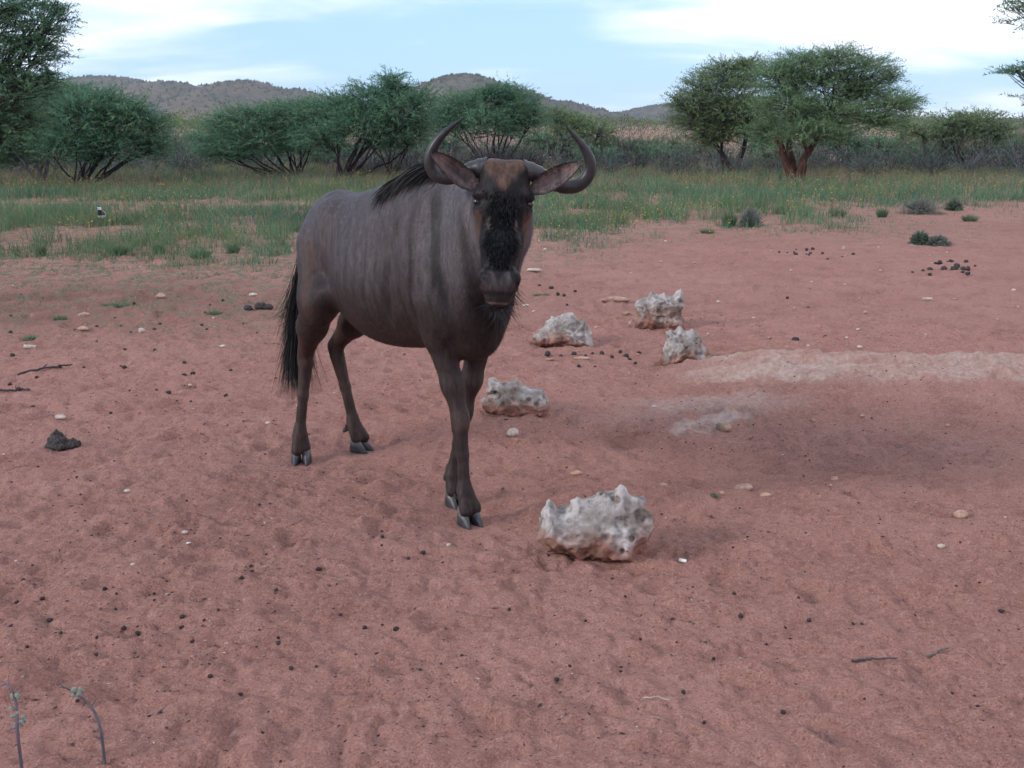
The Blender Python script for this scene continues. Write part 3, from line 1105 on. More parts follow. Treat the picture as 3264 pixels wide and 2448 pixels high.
    # ---------------- ears
    def ear(sgn, tipa, tipb):
        nu, nv = 22, 13
        u = np.linspace(0, 1, nu)[:, None]
        v = np.linspace(-1, 1, nv)[None]
        base = np.array([sgn * 0.066, -0.094, -0.052])
        tip = np.array([tipa, tipb, 0.006])
        ax = tip - base
        L = np.linalg.norm(ax)
        ax = ax / L
        fr = np.array([0, 0.12, 1.0])
        fr = nrm(fr - ax * (fr @ ax))
        sd = np.cross(ax, fr)
        wid = 0.034 * np.clip(np.sin(np.pi * np.clip(u * 0.93 + 0.07, 0, 1)) ** 0.62, 0, 1) * (0.55 + 0.45 * sstep(u, 0.0, 0.35))
        cup = -0.024 * (1 - v ** 2) * np.sin(np.pi * np.clip(u * 0.9 + 0.1, 0, 1)) + 0.010 * (u - 0.4)
        P = base + ax * (u * L)[..., None] + sd * (wid * v)[..., None] + fr * (cup + 0 * v)[..., None]
        W = HO + HS * (P[..., 0:1] * HX + P[..., 1:2] * HU + P[..., 2:3] * HN)
        Vf = W.reshape(-1, 3)
        Nf = HX * fr[0] + HU * fr[1] + HN * fr[2]
        Vb = Vf - Nf * 0.006 - 0.0
        i = np.arange(nu - 1)[:, None] * nv + np.arange(nv - 1)[None]
        q = np.stack([i, i + 1, i + nv + 1, i + nv], -1).reshape(-1, 4)
        nF = nu * nv
        qb = q[:, ::-1] + nF
        rim = np.concatenate([np.arange(nv), np.arange(1, nu) * nv + nv - 1, (nu - 1) * nv + np.arange(nv - 2, -1, -1), np.arange(nu - 2, 0, -1) * nv])
        r2 = np.roll(rim, -1)
        qr = np.stack([rim, r2, r2 + nF, rim + nF], -1)
        if sgn < 0:
            q, qb, qr = q[:, ::-1], qb[:, ::-1], qr[:, ::-1]
        uu, vv = np.broadcast_to(u, (nu, nv)), np.broadcast_to(v, (nu, nv))
        edge = np.clip(sstep(np.abs(vv), 0.66, 0.92) + sstep(uu, 0.88, 0.98), 0, 1)
        dark = np.exp(-((vv - 0.08) / 0.34) ** 2) * sstep(uu, 0.16, 0.34) * (1 - sstep(uu, 0.58, 0.78))
        cF = np.array([0.165, 0.115, 0.105]) * (0.85 + 0.3 * noise2(uu * 9, vv * 14, 3)[..., None])
        cF = cF + (np.array([0.045, 0.036, 0.042]) - cF) * np.clip(edge + 0.9 * dark, 0, 1)[..., None]
        cB = np.tile(np.array([0.055, 0.040, 0.038]), (nF, 1))
        e = link('ear', mesh('ear', np.concatenate([Vf, Vb]), np.concatenate([q, qb, qr]), np.concatenate([cF.reshape(-1, 3), cB]), True, M_coat), root)
        # tuft of hair inside the ear
        ns = 150
        uu = RNG.uniform(0.05, 0.75, ns)
        vv = np.where(RNG.random(ns) < 0.6, RNG.uniform(-0.95, -0.5, ns), RNG.uniform(0.5, 0.95, ns))
        iu, iv = (uu * (nu - 1)).astype(int), ((vv + 1) / 2 * (nv - 1)).astype(int)
        p0 = W[iu, iv]
        dirw = HX * ax[0] + HU * ax[1] + HN * ax[2]
        sdw = HX * sd[0] + HU * sd[1] + HN * sd[2]
        dr = nrm(dirw * 0.7 + sdw * (-np.sign(vv) * 0.8)[:, None] + Nf * 0.25 + RNG.normal(0, 0.25, (ns, 3)))
        Ls = RNG.uniform(0.008, 0.020, ns)[:, None]
        PP = np.stack([p0, p0 + dr * Ls * 0.5, p0 + dr * Ls], 1)
        Vr, Fr = ribbons(PP, np.array([0.0008, 0.0006, 0.0001]))
        link('ear_hair', mesh('ear_hair', Vr, Fr, np.repeat(np.array([[0.12, 0.085, 0.08]]) * RNG.uniform(0.5, 1.2, (ns, 1)), 6, 0), False, M_coatfur), e, kind='stuff')
    ear(-1, -0.236, 0.014)
    ear(1, 0.240, 0.006)

    # ---------------- eyes
    for sgn in (-1, 1):
        ang = np.linspace(0, np.pi, 11)[:, None]
        az = np.linspace(0, 2 * np.pi, 16, endpoint=False)[None]
        r = 0.0152
        S = np.stack([np.sin(ang) * np.cos(az), np.cos(ang) + 0 * az, np.sin(ang) * np.sin(az)], -1).reshape(-1, 3) * r
        Vv = hp(sgn * 0.0825, -0.126, -0.050) + S
        i = np.arange(10)[:, None] * 16
        j = np.arange(16)[None]
        q = np.stack([i + j, i + (j + 1) % 16, i + 16 + (j + 1) % 16, i + 16 + j], -1).reshape(-1, 4)
        link('eye', mesh('eye', Vv, q, None, True, M_eye), root)

    # ---------------- hooves
    def claw(cx, cy, yaw, side, nose_up=0.0, S=1.0):
        n = 14
        t = np.linspace(0, 2 * np.pi, n, endpoint=False)
        cyw, syw = math.cos(yaw), math.sin(yaw)

        def ring(length, width, zc, back, taper, tilt=0.0):
            x = np.cos(t)
            y = np.sin(t)
            xx = np.where(x > 0, x ** 1.0 * length, x * back)
            yy = y * width * (1 - taper * np.clip(x, 0, 1) ** 2)
            return np.stack([xx, yy + side * 0.0235, np.full(n, zc) - tilt * x], -1)
        rings = [ring(0.072, 0.0215, -0.006, 0.034, 0.72), ring(0.070, 0.0225, 0.006, 0.035, 0.70), ring(0.050, 0.0215, 0.032, 0.032, 0.5, 0.004), ring(0.028, 0.0205, 0.062, 0.026, 0.25, 0.010), ring(0.010, 0.012, 0.068, 0.012, 0.1, 0.004)]
        R = np.stack(rings) * S
        P = R.reshape(-1, 3)
        P = np.stack([P[:, 0] * cyw - P[:, 1] * syw + cx, P[:, 0] * syw + P[:, 1] * cyw + cy, P[:, 2] + nose_up], -1)
        i = np.arange(len(rings) - 1)[:, None] * n
        j = np.arange(n)[None]
        q = np.stack([i + j, i + (j + 1) % n, i + n + (j + 1) % n, i + n + j], -1).reshape(-1, 4)
        hgt = np.repeat([0, 0.1, 0.5, 0.95, 1.0], n)
        cc = np.array([0.030, 0.028, 0.034]) + (np.array([0.105, 0.088, 0.084]) - np.array([0.030, 0.028, 0.034])) * sstep(hgt, 0.4, 1.0)[:, None]
        caps = np.array([list(range(n))[::-1]])
        capt = np.array([list(range((len(rings) - 1) * n, len(rings) * n))])
        link('claw', mesh('claw', P, [q, caps, capt], cc, True, M_horn), root)

    for cx_, cy_, yaw, fx, fy in ((0.235, -0.056, -0.20, 0.214, -0.058), (0.036, 0.039, -0.25, 0.016, 0.042), (-0.852, -0.152, -0.62, -0.871, -0.143), (-0.825, 0.140, 0.40, -0.858, 0.134)):
        gzl = -0.004
        for sd in (-1, 1):
            claw(cx_, cy_, yaw + sd * 0.05, sd, gzl)
            c0 = np.array([fx, fy, 0.112]) + np.array([-0.020 * math.cos(yaw) - sd * 0.018 * math.sin(yaw), -0.020 * math.sin(yaw) + sd * 0.018 * math.cos(yaw), 0])
            bk = np.array([-math.cos(yaw), -math.sin(yaw), -1.1])
            Vd, Fd = tubes([(np.array([c0 + bk * t for t in (0, 0.008, 0.018, 0.026)]), np.array([0.013, 0.013, 0.011, 0.004]))], 9)
            link('dewclaw', mesh('dewclaw', Vd, Fd, np.tile(np.array([0.05, 0.045, 0.05]), (len(Vd), 1)), True, M_horn), root)

    # ---------------- hair that hangs over the skin
    def hug(P, gap):
        for _ in range(2):
            d = f.sample(P)
            g = f.grad(P)
            P = P + g * np.clip(gap - d, 0, 0.08)[..., None]
        return P

    def hairs(name, P, w0, color, gap=0.006, jit=0.25, parent=None, cling=0.0):
        n, k, _ = P.shape
        if cling:
            far = RNG.uniform(0.003, 0.018, (n, 1)) * np.linspace(0.3, 1, k)[None]
            for _ in range(3):
                q = P.reshape(-1, 3)
                d = f.sample(q).reshape(n, k)
                g = f.grad(q).reshape(n, k, 3)
                P = P - g * (cling * np.clip(d - far, 0, 0.2))[..., None]
        P = hug(P.reshape(-1, 3), gap).reshape(n, k, 3)
        t = np.linspace(0, 1, k)
        Vr, Fr = ribbons(P, w0 * (1 - 0.85 * t ** 2))
        cc = np.repeat(np.asarray(color) * RNG.uniform(1 - jit * 2, 1 + jit * 2, (n, 1)), k * 2, axis=0)
        return link(name, mesh(name, Vr, Fr, cc, False, M_hair), parent or root, kind='stuff')
    # mane: crest from poll to behind the withers, falling over the right shoulder
    n = 1700
    t = RNG.beta(1.3, 0.9, n)
    crest = np.stack([np.interp(t, [0, .35, .7, 1], [0.42, 0.22, 0.06, -0.04]), np.interp(t, [0, .35, .7, 1], [-0.075, -0.03, 0, 0]), np.interp(t, [0, .35, .7, 1], [1.37, 1.35, 1.33, 1.30])], -1)
    crest[:, 1] += RNG.normal(0, 0.012, n)
    g = f.grad(crest)
    crest = crest - g * f.sample(crest)[:, None]
    L = np.interp(t, [0, 0.3, 0.6, 1], [0.06, 0.12, 0.23, 0.27]) * RNG.uniform(0.7, 1.15, n)
    clump = np.floor(t * 26) + RNG.integers(0, 2, n) * 40
    cj = np.stack([noise2(clump * 1.7, clump * 0.3, 5), noise2(clump * 2.3, clump * 0.9, 8), 0 * clump], -1) * 0.22
    d0 = nrm(np.stack([np.full(n, -0.55), np.full(n, -0.30), np.interp(t, [0, .4, 1], [1.0, 0.15, -0.05])], -1) + RNG.normal(0, 0.10, (n, 3)) + cj)
    d1 = nrm(np.stack([np.full(n, -0.80), np.full(n, -0.66), np.interp(t, [0, .4, 1], [-0.1, -0.75, -0.85])], -1) + RNG.normal(0, 0.08, (n, 3)) + cj)
    k = 8
    P = np.zeros((n, k, 3))
    P[:, 0] = crest
    for i in range(1, k):
        w = i / (k - 1)
        dd = nrm(d0 * (1 - w) + d1 * w + np.array([0, 0, -0.25]) * w)
        P[:, i] = P[:, i - 1] + dd * (L / (k - 1))[:, None]
    hairs('mane', P, 0.0024, (0.011, 0.009, 0.010), 0.008, cling=0.8)
    # tuft standing behind the horns
    n = 900
    a = RNG.uniform(-0.10, 0.10, n)
    b0 = np.stack([hp(x, RNG.uniform(-0.03, 0.015), RNG.uniform(-0.16, -0.10)) for x in a])
    d0 = nrm(HU * 1.0 + HX * (a * 4.0)[:, None] - HN * 0.35 + RNG.normal(0, 0.22, (n, 3)))
    L = RNG.uniform(0.03, 0.085, n)
    P = np.stack([b0 + d0 * (L * w)[:, None] + np.array([0, 0, -0.008]) * w * w for w in np.linspace(0, 1, 4)], 1)
    hairs('crest_tuft', P, 0.0014, (0.022, 0.016, 0.018), -0.05)
    # beard: chin, throat and brisket
    n = 800
    t = RNG.uniform(0, 1, n)
    line = np.stack([hp(0, -0.455, -0.075), hp(0.0, -0.42, -0.15), hp(0.02, -0.33, -0.21), np.array([0.41, -0.02, 0.985]), np.array([0.335, 0.0, 0.82])])
    tt = np.linspace(0, 1, len(line))
    b0 = np.stack([np.interp(t, tt, line[:, i]) for i in range(3)], -1) + HX * RNG.normal(0, 0.014, (n, 1)) + RNG.normal(0, 0.006, (n, 3))
    L = np.interp(t, [0, 0.12, 0.4, 1], [0.022, 0.045, 0.10, 0.08]) * RNG.uniform(0.5, 1.15, n)
    d0 = nrm(np.array([0, 0, -1.0]) + dir_local([0.10, -0.10, 0]) + RNG.normal(0, 0.11, (n, 3)))
    sw = RNG.normal(0, 0.03, (n, 3))
    P = np.stack([b0 + d0 * (L * w)[:, None] + sw * w * w for w in np.linspace(0, 1, 6)], 1)
    hairs('beard', P, 0.0011, (0.022, 0.018, 0.020), -0.06)
    # black bristles down the nose
    n = 5200
    bb = -0.075 - 0.262 * RNG.random(n) ** 0.72
    aa = RNG.normal(0, 1, n) * np.interp(-bb, [0.075, 0.11, 0.16, 0.28, 0.352], [0.036, 0.034, 0.034, 0.034, 0.014])
    p0 = np.stack([hp(x, y, 0.02) for x, y in zip(aa, bb)])
    for _ in range(4):
        p0 = p0 - f.grad(p0) * f.sample(p0)[:, None]
    g = f.grad(p0)
    d0 = nrm(-HU * 1.0 + HX * (aa * 9)[:, None] + g * 0.22 + RNG.normal(0, 0.14, (n, 3)))
    L = RNG.uniform(0.010, 0.020, n) * np.interp(-bb, [0.075, 0.15], [0.35, 1.0])
    P = np.stack([p0 + d0 * (L * w)[:, None] for w in (0, 0.5, 1)], 1)
    hairs('nose_bristles', P, 0.0009, (0.008, 0.007, 0.009), -0.05, 0.3)
    # tail
    tl = np.array([[-0.87, 0, 1.09], [-0.935, -0.005, 1.04], [-0.985, -0.01, 0.93], [-1.01, -0.015, 0.80], [-1.02, -0.02, 0.68]])
    Vt, Ft = tubes([(tl, np.array([0.036, 0.030, 0.024, 0.019, 0.014]))], 9)
    tail = link('tail', mesh('tail', Vt, Ft, np.tile(np.array([0.05, 0.040, 0.042]), (len(Vt), 1)), True, M_coat), root)
    n = 1500
    t = RNG.uniform(0, 1, n)
    b0 = np.stack([np.interp(t, np.linspace(0, 1, 4), tl[1:, i]) for i in range(3)], -1) + RNG.normal(0, 0.010, (n, 3))
    end = np.array([-1.050, -0.045, 0.0]) + np.stack([RNG.normal(0, 0.045, n), RNG.normal(0, 0.045, n), 0.25 + 0.40 * RNG.random(n) ** 1.8], -1)
    w = np.linspace(0, 1, 8)[None, :, None]
    P = b0[:, None] * (1 - w) + end[:, None] * w
    bow = np.stack([-0.02 * np.sin(w[..., 0] * np.pi), 0 * w[..., 0], -0.03 * np.sin(w[..., 0] * np.pi)], -1)
    P = P + bow + RNG.normal(0, 0.006, (n, 1, 3)) * np.sin(w * 3)
    hairs('tail_hair', P, 0.0014, (0.012, 0.011, 0.013), -0.3, 0.25, tail)


build_wildebeest()

# ------------------------------------------------------------------ stones
def worley(P, seed):
    """distance to the nearest scattered point, in cell units"""
    i = np.floor(P)
    best = np.full(P.shape[:-1], 9.0)
    for dx in (-1, 0, 1):
        for dy in (-1, 0, 1):
            for dz in (-1, 0, 1):
                j = i + np.array([dx, dy, dz])
                q = np.stack([hash3(j[..., 0], j[..., 1], j[..., 2], seed + a) for a in range(3)], -1)
                best = np.minimum(best, np.linalg.norm(j + q - P, axis=-1))
    return best


def poly_sd(X, Z, P):
    """signed distance in the plane to a closed outline"""
    d = np.full(X.shape, 1e9)
    ins = np.zeros(X.shape, bool)
    for (x0, z0), (x1, z1) in zip(P, np.roll(P, -1, axis=0)):
        ex, ez = x1 - x0, z1 - z0
        wx, wz = X - x0, Z - z0
        t = np.clip((wx * ex + wz * ez) / max(ex * ex + ez * ez, 1e-12), 0, 1)
        d = np.minimum(d, np.hypot(wx - t * ex, wz - t * ez))
        c = ((z0 > Z) != (z1 > Z)) & (X < ex * (Z - z0) / (ez if abs(ez) > 1e-12 else 1e-12) + x0)
        ins ^= c
    return np.where(ins, -d, d)


def crag(label, outline, region, scale, cuts, seed, h=0.0045, deep=0.62, pits=16, rust=0.35, sink=0.018):
    """a limestone block: outline seen from here in photo pixels, given real size, and a rounded, uneven thickness front to back"""
    rng = np.random.default_rng(seed)
    S = np.array(outline, float) / scale + np.array(region)         # photo pixels, 3264 wide
    by = np.sort(S[:, 1])[-6:].mean()
    bx = S[:, 0].mean()
    base = on_ground(bx / K, by / K)
    m = (base[1] * CT + CAM_H * ST) / FPX
    P = np.stack([(S[:, 0] - bx) * m * 0.985, (by - S[:, 1]) * m / CT * 0.95], -1)
    W = P[:, 0].max() - P[:, 0].min()
    H = P[:, 1].max() - P[:, 1].min()
    Dm = deep * 0.5 * min(W, H * 1.9)
    lo = np.array([P[:, 0].min() - 0.03, -Dm - 0.03, P[:, 1].min() - 0.03])
    hi = np.array([P[:, 0].max() + 0.03, Dm + 0.03, P[:, 1].max() + 0.03])
    f = Field(lo, hi, h)
    sl, G = f.box(lo, hi)
    G = G.astype(float)
    # the outline wanders as one goes back through the block
    back = G[..., 1] / Dm
    w1 = noise3(np.stack([G[..., 0] / (0.3 * W), G[..., 1] / (0.25 * W), G[..., 2] / (0.3 * W)], -1), seed)
    w2 = noise3(np.stack([G[..., 0] / (0.3 * W) + 9, G[..., 1] / (0.25 * W), G[..., 2] / (0.3 * W)], -1), seed + 1)
    amp = 0.055 * W * np.abs(back) ** 1.3
    X, Z = G[..., 0] + amp * w1, G[..., 2] + amp * w2
    sd = poly_sd(X, Z, P)
    R = -sd.min() * 0.85
    # wider at the foot than at the crest
    Dz = Dm * (1.0 - 0.45 * np.clip(G[..., 2] / H, 0, 1) ** 1.2)
    q = np.abs(G[..., 1]) / Dz
    F = np.where(q < 1, sd + R * (1 - np.sqrt(np.clip(1 - q ** 2.4, 0, 1))), sd + R + (np.abs(G[..., 1]) - Dz))
    f.F = F.astype(np.float32)
    for cx, cy, r in cuts:                                            # bowls seen in the photograph
        c = (np.array([cx, cy]) / scale + np.array(region) - np.array([bx, by])) * m
        r = r / scale * m
        p = np.array([c[0], -Dm * 1.4, -c[1] / CT])
        for _ in range(60):
            d = f.sample(p[None])[0]
            if d < h * 0.5:
                break
            p[1] += max(d * 0.5, h * 0.5)
        f.ell(p + np.array([0, -0.78 * r, 0.25 * r]), (r * 1.25, r, r * 1.1), 0.006, None, True)
    for i in range(pits):
        p = np.array([rng.uniform(lo[0], hi[0]), -Dm * 1.4, rng.uniform(0.1, 0.95) * H])
        ok = False
        for _ in range(70):
            d = f.sample(p[None])[0]
            if d < h * 0.5:
                ok = True
                break
            p[1] += max(d * 0.5, h * 0.5)
            if p[1] > Dm:
                break
        if ok:
            r = rng.uniform(0.008, 0.018) * W
            f.ell(p, (r * rng.uniform(0.7, 1.5), r, r * rng.uniform(0.6, 1.4)), 0.003, None, True)
    f.F = f.F + (0.026 * W * np.abs(noise3(G / (0.13 * W), seed + 4)) - 0.012 * W + 0.016 * W * noise3(G / (0.06 * W), seed + 5)).astype(np.float32)
    f.F[:, :, :1] = np.maximum(f.F[:, :, :1], 0.001)
    V, Q = f.surface()
    V = relax(V, Q, 1, 0.25)
    N = vnormals(V, Q)
    wv = V + 0.05 * W * np.stack([noise3(V / (0.2 * W), seed + 20 + a) for a in range(3)], -1)
    w1 = worley(wv / (0.20 * W), seed + 40)
    w2 = worley(wv / (0.075 * W), seed + 50)
    V = V + N * (W * (0.062 * np.clip(w1, 0, 0.85) ** 2.2 - 0.020 + 0.034 * np.clip(w2, 0, 0.85) ** 2.0 - 0.011))[:, None]
    N = vnormals(V, Q)
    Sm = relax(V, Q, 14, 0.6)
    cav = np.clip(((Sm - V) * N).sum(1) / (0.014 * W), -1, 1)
    z = np.clip(V[:, 2] / H, 0, 1)
    nz = noise3(V / (0.2 * W), seed + 9)
    n2 = noise3(V / (0.07 * W), seed + 11)
    t = np.ones((len(V), 3))
    k = np.clip(rust * np.clip(1.25 - z * 2.3 + 0.9 * nz, 0, 1) * 2.8, 0, 0.95)
    t = t + (np.array([0.66, 0.31, 0.23]) - t) * k[:, None]
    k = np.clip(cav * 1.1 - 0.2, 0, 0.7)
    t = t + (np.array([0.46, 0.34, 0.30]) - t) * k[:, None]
    k = np.clip(0.9 * nz + 0.4 * n2 - 0.15, 0, 0.5)
    t = t + (np.array([0.72, 0.62, 0.52]) - t) * k[:, None]
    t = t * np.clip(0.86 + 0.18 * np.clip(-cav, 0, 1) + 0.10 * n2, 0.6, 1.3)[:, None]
    x, y = base[0] * (1 + 0.30 * Dm / base[1]), base[1] + 0.30 * Dm
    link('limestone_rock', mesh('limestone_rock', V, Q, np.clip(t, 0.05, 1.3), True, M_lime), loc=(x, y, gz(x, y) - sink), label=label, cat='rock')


crag('largest pale limestone rock with notched crest, lying beside the front hoof',
     [(270, 960), (290, 800), (330, 650), (345, 570), (425, 495), (490, 560), (560, 620), (640, 610), (730, 560), (765, 470), (820, 415), (890, 440), (960, 420), (1060, 400), (1140, 335), (1175, 350), (1190, 285), (1225, 340),
      (1330, 330), (1360, 270), (1430, 225), (1490, 260), (1560, 330), (1650, 360), (1765, 415), (1775, 470), (1700, 560), (1670, 625), (1800, 615), (1885, 660), (1895, 760), (1890, 960), (1810, 1030), (1700, 1150), (1600, 1245),
      (1500, 1265), (1300, 1265), (1150, 1245), (1000, 1225), (850, 1220), (700, 1200), (540, 1180), (400, 1165), (320, 1080)],
     (1650, 1500), 4.424, [(990, 820, 120), (1180, 860, 100), (1450, 700, 130), (1560, 480, 110), (680, 830, 110), (450, 900, 100), (1740, 720, 70), (1420, 930, 45), (1460, 1030, 35), (1550, 865, 26), (1340, 960, 30), (1165, 735, 30), (550, 655, 30)], 7, 0.0056, 0.70, 5, 0.40)
crag('jagged pale limestone rock with a gap under its raised left lip',
     [(1415, 790), (1440, 770), (1480, 760), (1515, 738), (1510, 722), (1455, 735), (1468, 645), (1530, 660), (1570, 668), (1600, 655), (1650, 650), (1700, 700), (1760, 720), (1840, 712), (1838, 750), (1865, 800), (1862, 840), (1830, 885),
      (1780, 900), (1720, 908), (1670, 890), (1600, 890), (1540, 890), (1480, 865), (1425, 825)],
     (850, 900), 2.0737, [(1720, 760, 40), (1600, 760, 45), (1790, 790, 35), (1540, 800, 40), (1680, 830, 40)], 12, 0.0054, 0.66, 4, 0.45)
crag('low humped limestone rock with dark hollow, above the scattered dung',
     [(145, 575), (200, 540), (280, 495), (295, 440), (340, 412), (400, 420), (425, 395), (480, 378), (550, 382), (600, 430), (630, 455), (658, 442), (690, 500), (740, 580), (765, 660), (765, 715), (600, 725), (430, 728), (280, 722), (210, 722), (155, 660)],
     (1650, 880), 3.16, [(590, 520, 75), (270, 630, 50), (420, 600, 60), (680, 600, 60), (190, 600, 35), (480, 450, 45)], 21, 0.0054, 0.66, 4, 0.40)
crag('limestone rock with horned crest and round cavities, behind its neighbour near the pale ledge',
     [(1120, 485), (1180, 420), (1200, 370), (1172, 320), (1190, 260), (1240, 205), (1310, 190), (1335, 140), (1375, 165), (1440, 170), (1467, 145), (1490, 190), (1550, 198), (1590, 150), (1638, 112), (1662, 200), (1672, 270), (1645, 330), (1645, 400),
      (1668, 460), (1655, 520), (1590, 530), (1500, 548), (1350, 552), (1200, 545), (1122, 538)],
     (1650, 880), 3.16, [(1270, 290, 75), (1320, 405, 32), (1430, 300, 60), (1560, 400, 60), (1600, 240, 40), (1220, 470, 45), (1420, 200, 50)], 33, 0.0054, 0.66, 4, 0.42)
crag('pointed limestone rock sloping to the right, at the end of the pale ledge',
     [(1432, 870), (1450, 780), (1470, 690), (1490, 640), (1478, 560), (1530, 542), (1570, 570), (1595, 500), (1618, 485), (1660, 545), (1710, 552), (1740, 538), (1812, 580), (1842, 620), (1842, 680), (1890, 720), (1930, 780), (1990, 820), (2010, 860),
      (1975, 905), (1850, 940), (1650, 940), (1448, 922)],
     (1650, 880), 3.16, [(1680, 700, 80), (1540, 790, 60), (1820, 780, 70), (1600, 620, 45), (1760, 620, 40), (1700, 850, 50)], 45, 0.0054, 0.66, 4, 0.38)

# smaller stones: (px, py base, width px, height px, tint, label)
PALE, PINK, TAN = (0.55, 0.46, 0.40), (0.46, 0.29, 0.22), (0.38, 0.25, 0.18)


def stone_shape(seed, elong=1.0, flatn=0.6, knob=0.25):
    rng = np.random.default_rng(seed)
    nu, nv = 9, 14
    th = np.linspace(0, np.pi, nu)[:, None]
    ph = np.linspace(0, 2 * np.pi, nv, endpoint=False)[None]
    S = np.stack([np.sin(th) * np.cos(ph), np.sin(th) * np.sin(ph), np.cos(th) + 0 * ph], -1).reshape(-1, 3)
    r = 1 + knob * noise3(S * 1.4 + seed, seed) + knob * 0.5 * noise3(S * 3.1, seed + 1)
    # facets
    for _ in range(6):
        n = nrm(rng.normal(size=3))
        c = rng.uniform(0.62, 0.95)
        dn = S @ n
        r = np.where((r * dn) > c, c / np.maximum(dn, 0.2), r)
    V = S * r[:, None]
    i = np.arange(nu - 1)[:, None] * nv
    j = np.arange(nv)[None]
    F = np.stack([i + j, i + nv + j, i + nv + (j + 1) % nv, i + (j + 1) % nv], -1).reshape(-1, 4)
    return V, F


def stone(px, py, wpx, hpx, col, label, seed, group=None, name='stone', rz=None, knob=0.25, cat='stone'):
    b = on_ground(px, py)
    dist = b[1] * CT + CAM_H * ST
    m = dist * K / FPX
    V, F = stone_shape(seed, knob=knob)
    V = V / np.abs(V).max(0)
    w = wpx * m / 2
    h = hpx * m / 2
    V = V * np.array([w, min(w * 0.8, max(h * 1.4, w * 0.4)), h])
    c = np.tile(np.array(col), (len(V), 1)) * (0.9 + 0.25 * noise3(V / max(w, 1e-3) * 2.0, seed)[:, None])
    low = sstep(-V[:, 2], 0.0, h)[:, None]
    c = c + (np.array([0.30, 0.15, 0.115]) - c) * 0.5 * low
    me = mesh(name, V, F, c, False, M_peb)
    y = b[1] + w * 0.4
    return link(name, me, loc=(b[0], y, gz(b[0], y) + h * 0.55), rotz=rz, label=label, cat=cat, group=group)


one = [
    (1328, 656, 74, 15, PINK, 'broad flat pinkish stone half sunk in the sand beside the horned rock'),
    (1352, 684, 26, 11, TAN, 'small tan stone touching the left foot of the horned limestone rock'),
    (1107, 944, 30, 21, PALE, 'small white stone just in front of the jagged limestone rock'),
    (1565, 926, 36, 27, TAN, 'angular tan stone lying in the hollow below the pale ledge'),
    (1613, 1037, 50, 24, PINK, 'oblong pink stone at the near edge of the hollow'),
    (1806, 1021, 17, 15, PINK, 'round pink pebble, larger of two close together'),
    (1797, 1033, 10, 8, PINK, 'tiny pink pebble touching a larger round one'),
    (1655, 1064, 28, 12, PINK, 'flat pink stone beside the oblong pink stone'),
    (1560, 1054, 14, 13, PINK, 'small pinkish stone next to the tiny green sprout'),
    (1247, 1026, 30, 14, PINK, 'pinkish stone lying by itself behind the largest rock'),
    (1433, 1040, 22, 11, PINK, 'half-buried pink stone in the hollow above the largest rock'),
    (2077, 1124, 34, 20, PINK, 'pale lump of stone alone on the open sand'),
    (1155, 591, 36, 9, PALE, 'flat white stone behind the wildebeest muzzle'),
    (1133, 668, 20, 6, PALE, 'thin white stone flake below the wildebeest chin'),
    (345, 647, 24, 16, PINK, 'rounded pinkish stone on the weedy soil'),
    (545, 641, 22, 8, PALE, 'flat white stone above the black dung lumps'),
    (180, 685, 28, 16, PINK, 'pinkish stone on the dark soil, above a similar one'),
    (178, 717, 26, 12, PINK, 'pinkish stone on the dark soil, next to small dung pellets'),
    (305, 719, 15, 14, PALE, 'small upright white pebble among dung pellets'),
    (62, 753, 28, 12, PALE, 'white stone below the little green weed patch'),
    (130, 913, 26, 14, PALE, 'white oval stone just above the dung heap'),
    (578, 924, 14, 8, PALE, 'tiny white pebble beside the hind hoof'),
    (410, 838, 10, 7, PALE, 'tiny white pebble on bare sand below the stones and dung pellets'),
    (480, 752, 18, 6, PALE, 'thin white stone sliver on bare sand'),
    (1822, 541, 8, 10, PALE, 'small upright white pebble near the right-hand shrubs'),
    (1255, 783, 44, 9, PINK, 'thin flat pink slab among dung below the humped rock'),
    (1187, 783, 20, 6, PINK, 'small flat pink flake left of the dung below the humped rock'),
    (1862, 903, 12, 9, PINK, 'small pinkish pebble on the slope below the pale ledge'),
    (1757, 912, 10, 9, PINK, 'little pinkish pebble in the hollow under the pale ledge'),
    (2005, 655, 24, 8, PALE, 'flat white pebble on open sand beyond the ledge'),
]
for i, (px, py, w, h, c, lb) in enumerate(one):
    stone(px, py, w, h, c, lb, 100 + i)
# white stub lying on the sand
b = on_ground(1475, 1210)
Vs, Fs = tubes([(np.array([[-0.013, 0.004, 0], [-0.0125, 0.004, 0], [0.0125, -0.004, 0], [0.013, -0.004, 0]]), np.array([0.0055, 0.0065, 0.0065, 0.0055]))], 10)
link('white_stub', mesh('white_stub', Vs, Fs, np.tile(np.array([0.75, 0.72, 0.74]), (len(Vs), 1)), True, M_peb), loc=(b[0], b[1], gz(b[0], b[1]) + 0.006), rotz=-0.25,
     label='short white stub lying on sand right of the largest rock', cat='stub')

# scattered pale pebbles too alike to tell apart
protoV = [stone_shape(300 + i) for i in range(5)]
protoM = [mesh('pebble', V * np.array([1, 0.8, 0.55]), F, np.tile(np.array((PALE, PINK, TAN)[i % 3]), (len(V), 1)), False, M_peb) for i, (V, F) in enumerate(protoV)]
for i in range(95):
    if i < 65:
        px, py = RNG.uniform(1150, 2200), RNG.uniform(470, 780)
    else:
        px, py = RNG.uniform(20, 2200), 560 + 900 * RNG.random() ** 1.3
    if 620 < px < 1060 and py < 1120:
        continue
    b = on_ground(px, py)
    s = RNG.uniform(0.006, 0.017) * (0.7 + b[1] / 14)
    o = link('pebble', protoM[RNG.integers(5)], loc=(b[0], b[1], gz(b[0], b[1]) + s * 0.3), rotz=RNG.uniform(0, 6.28),
             label='small pale pebble scattered on the red sand', cat='pebble', group='pale pebbles scattered on the sand')
    o.scale = (s, s, s)

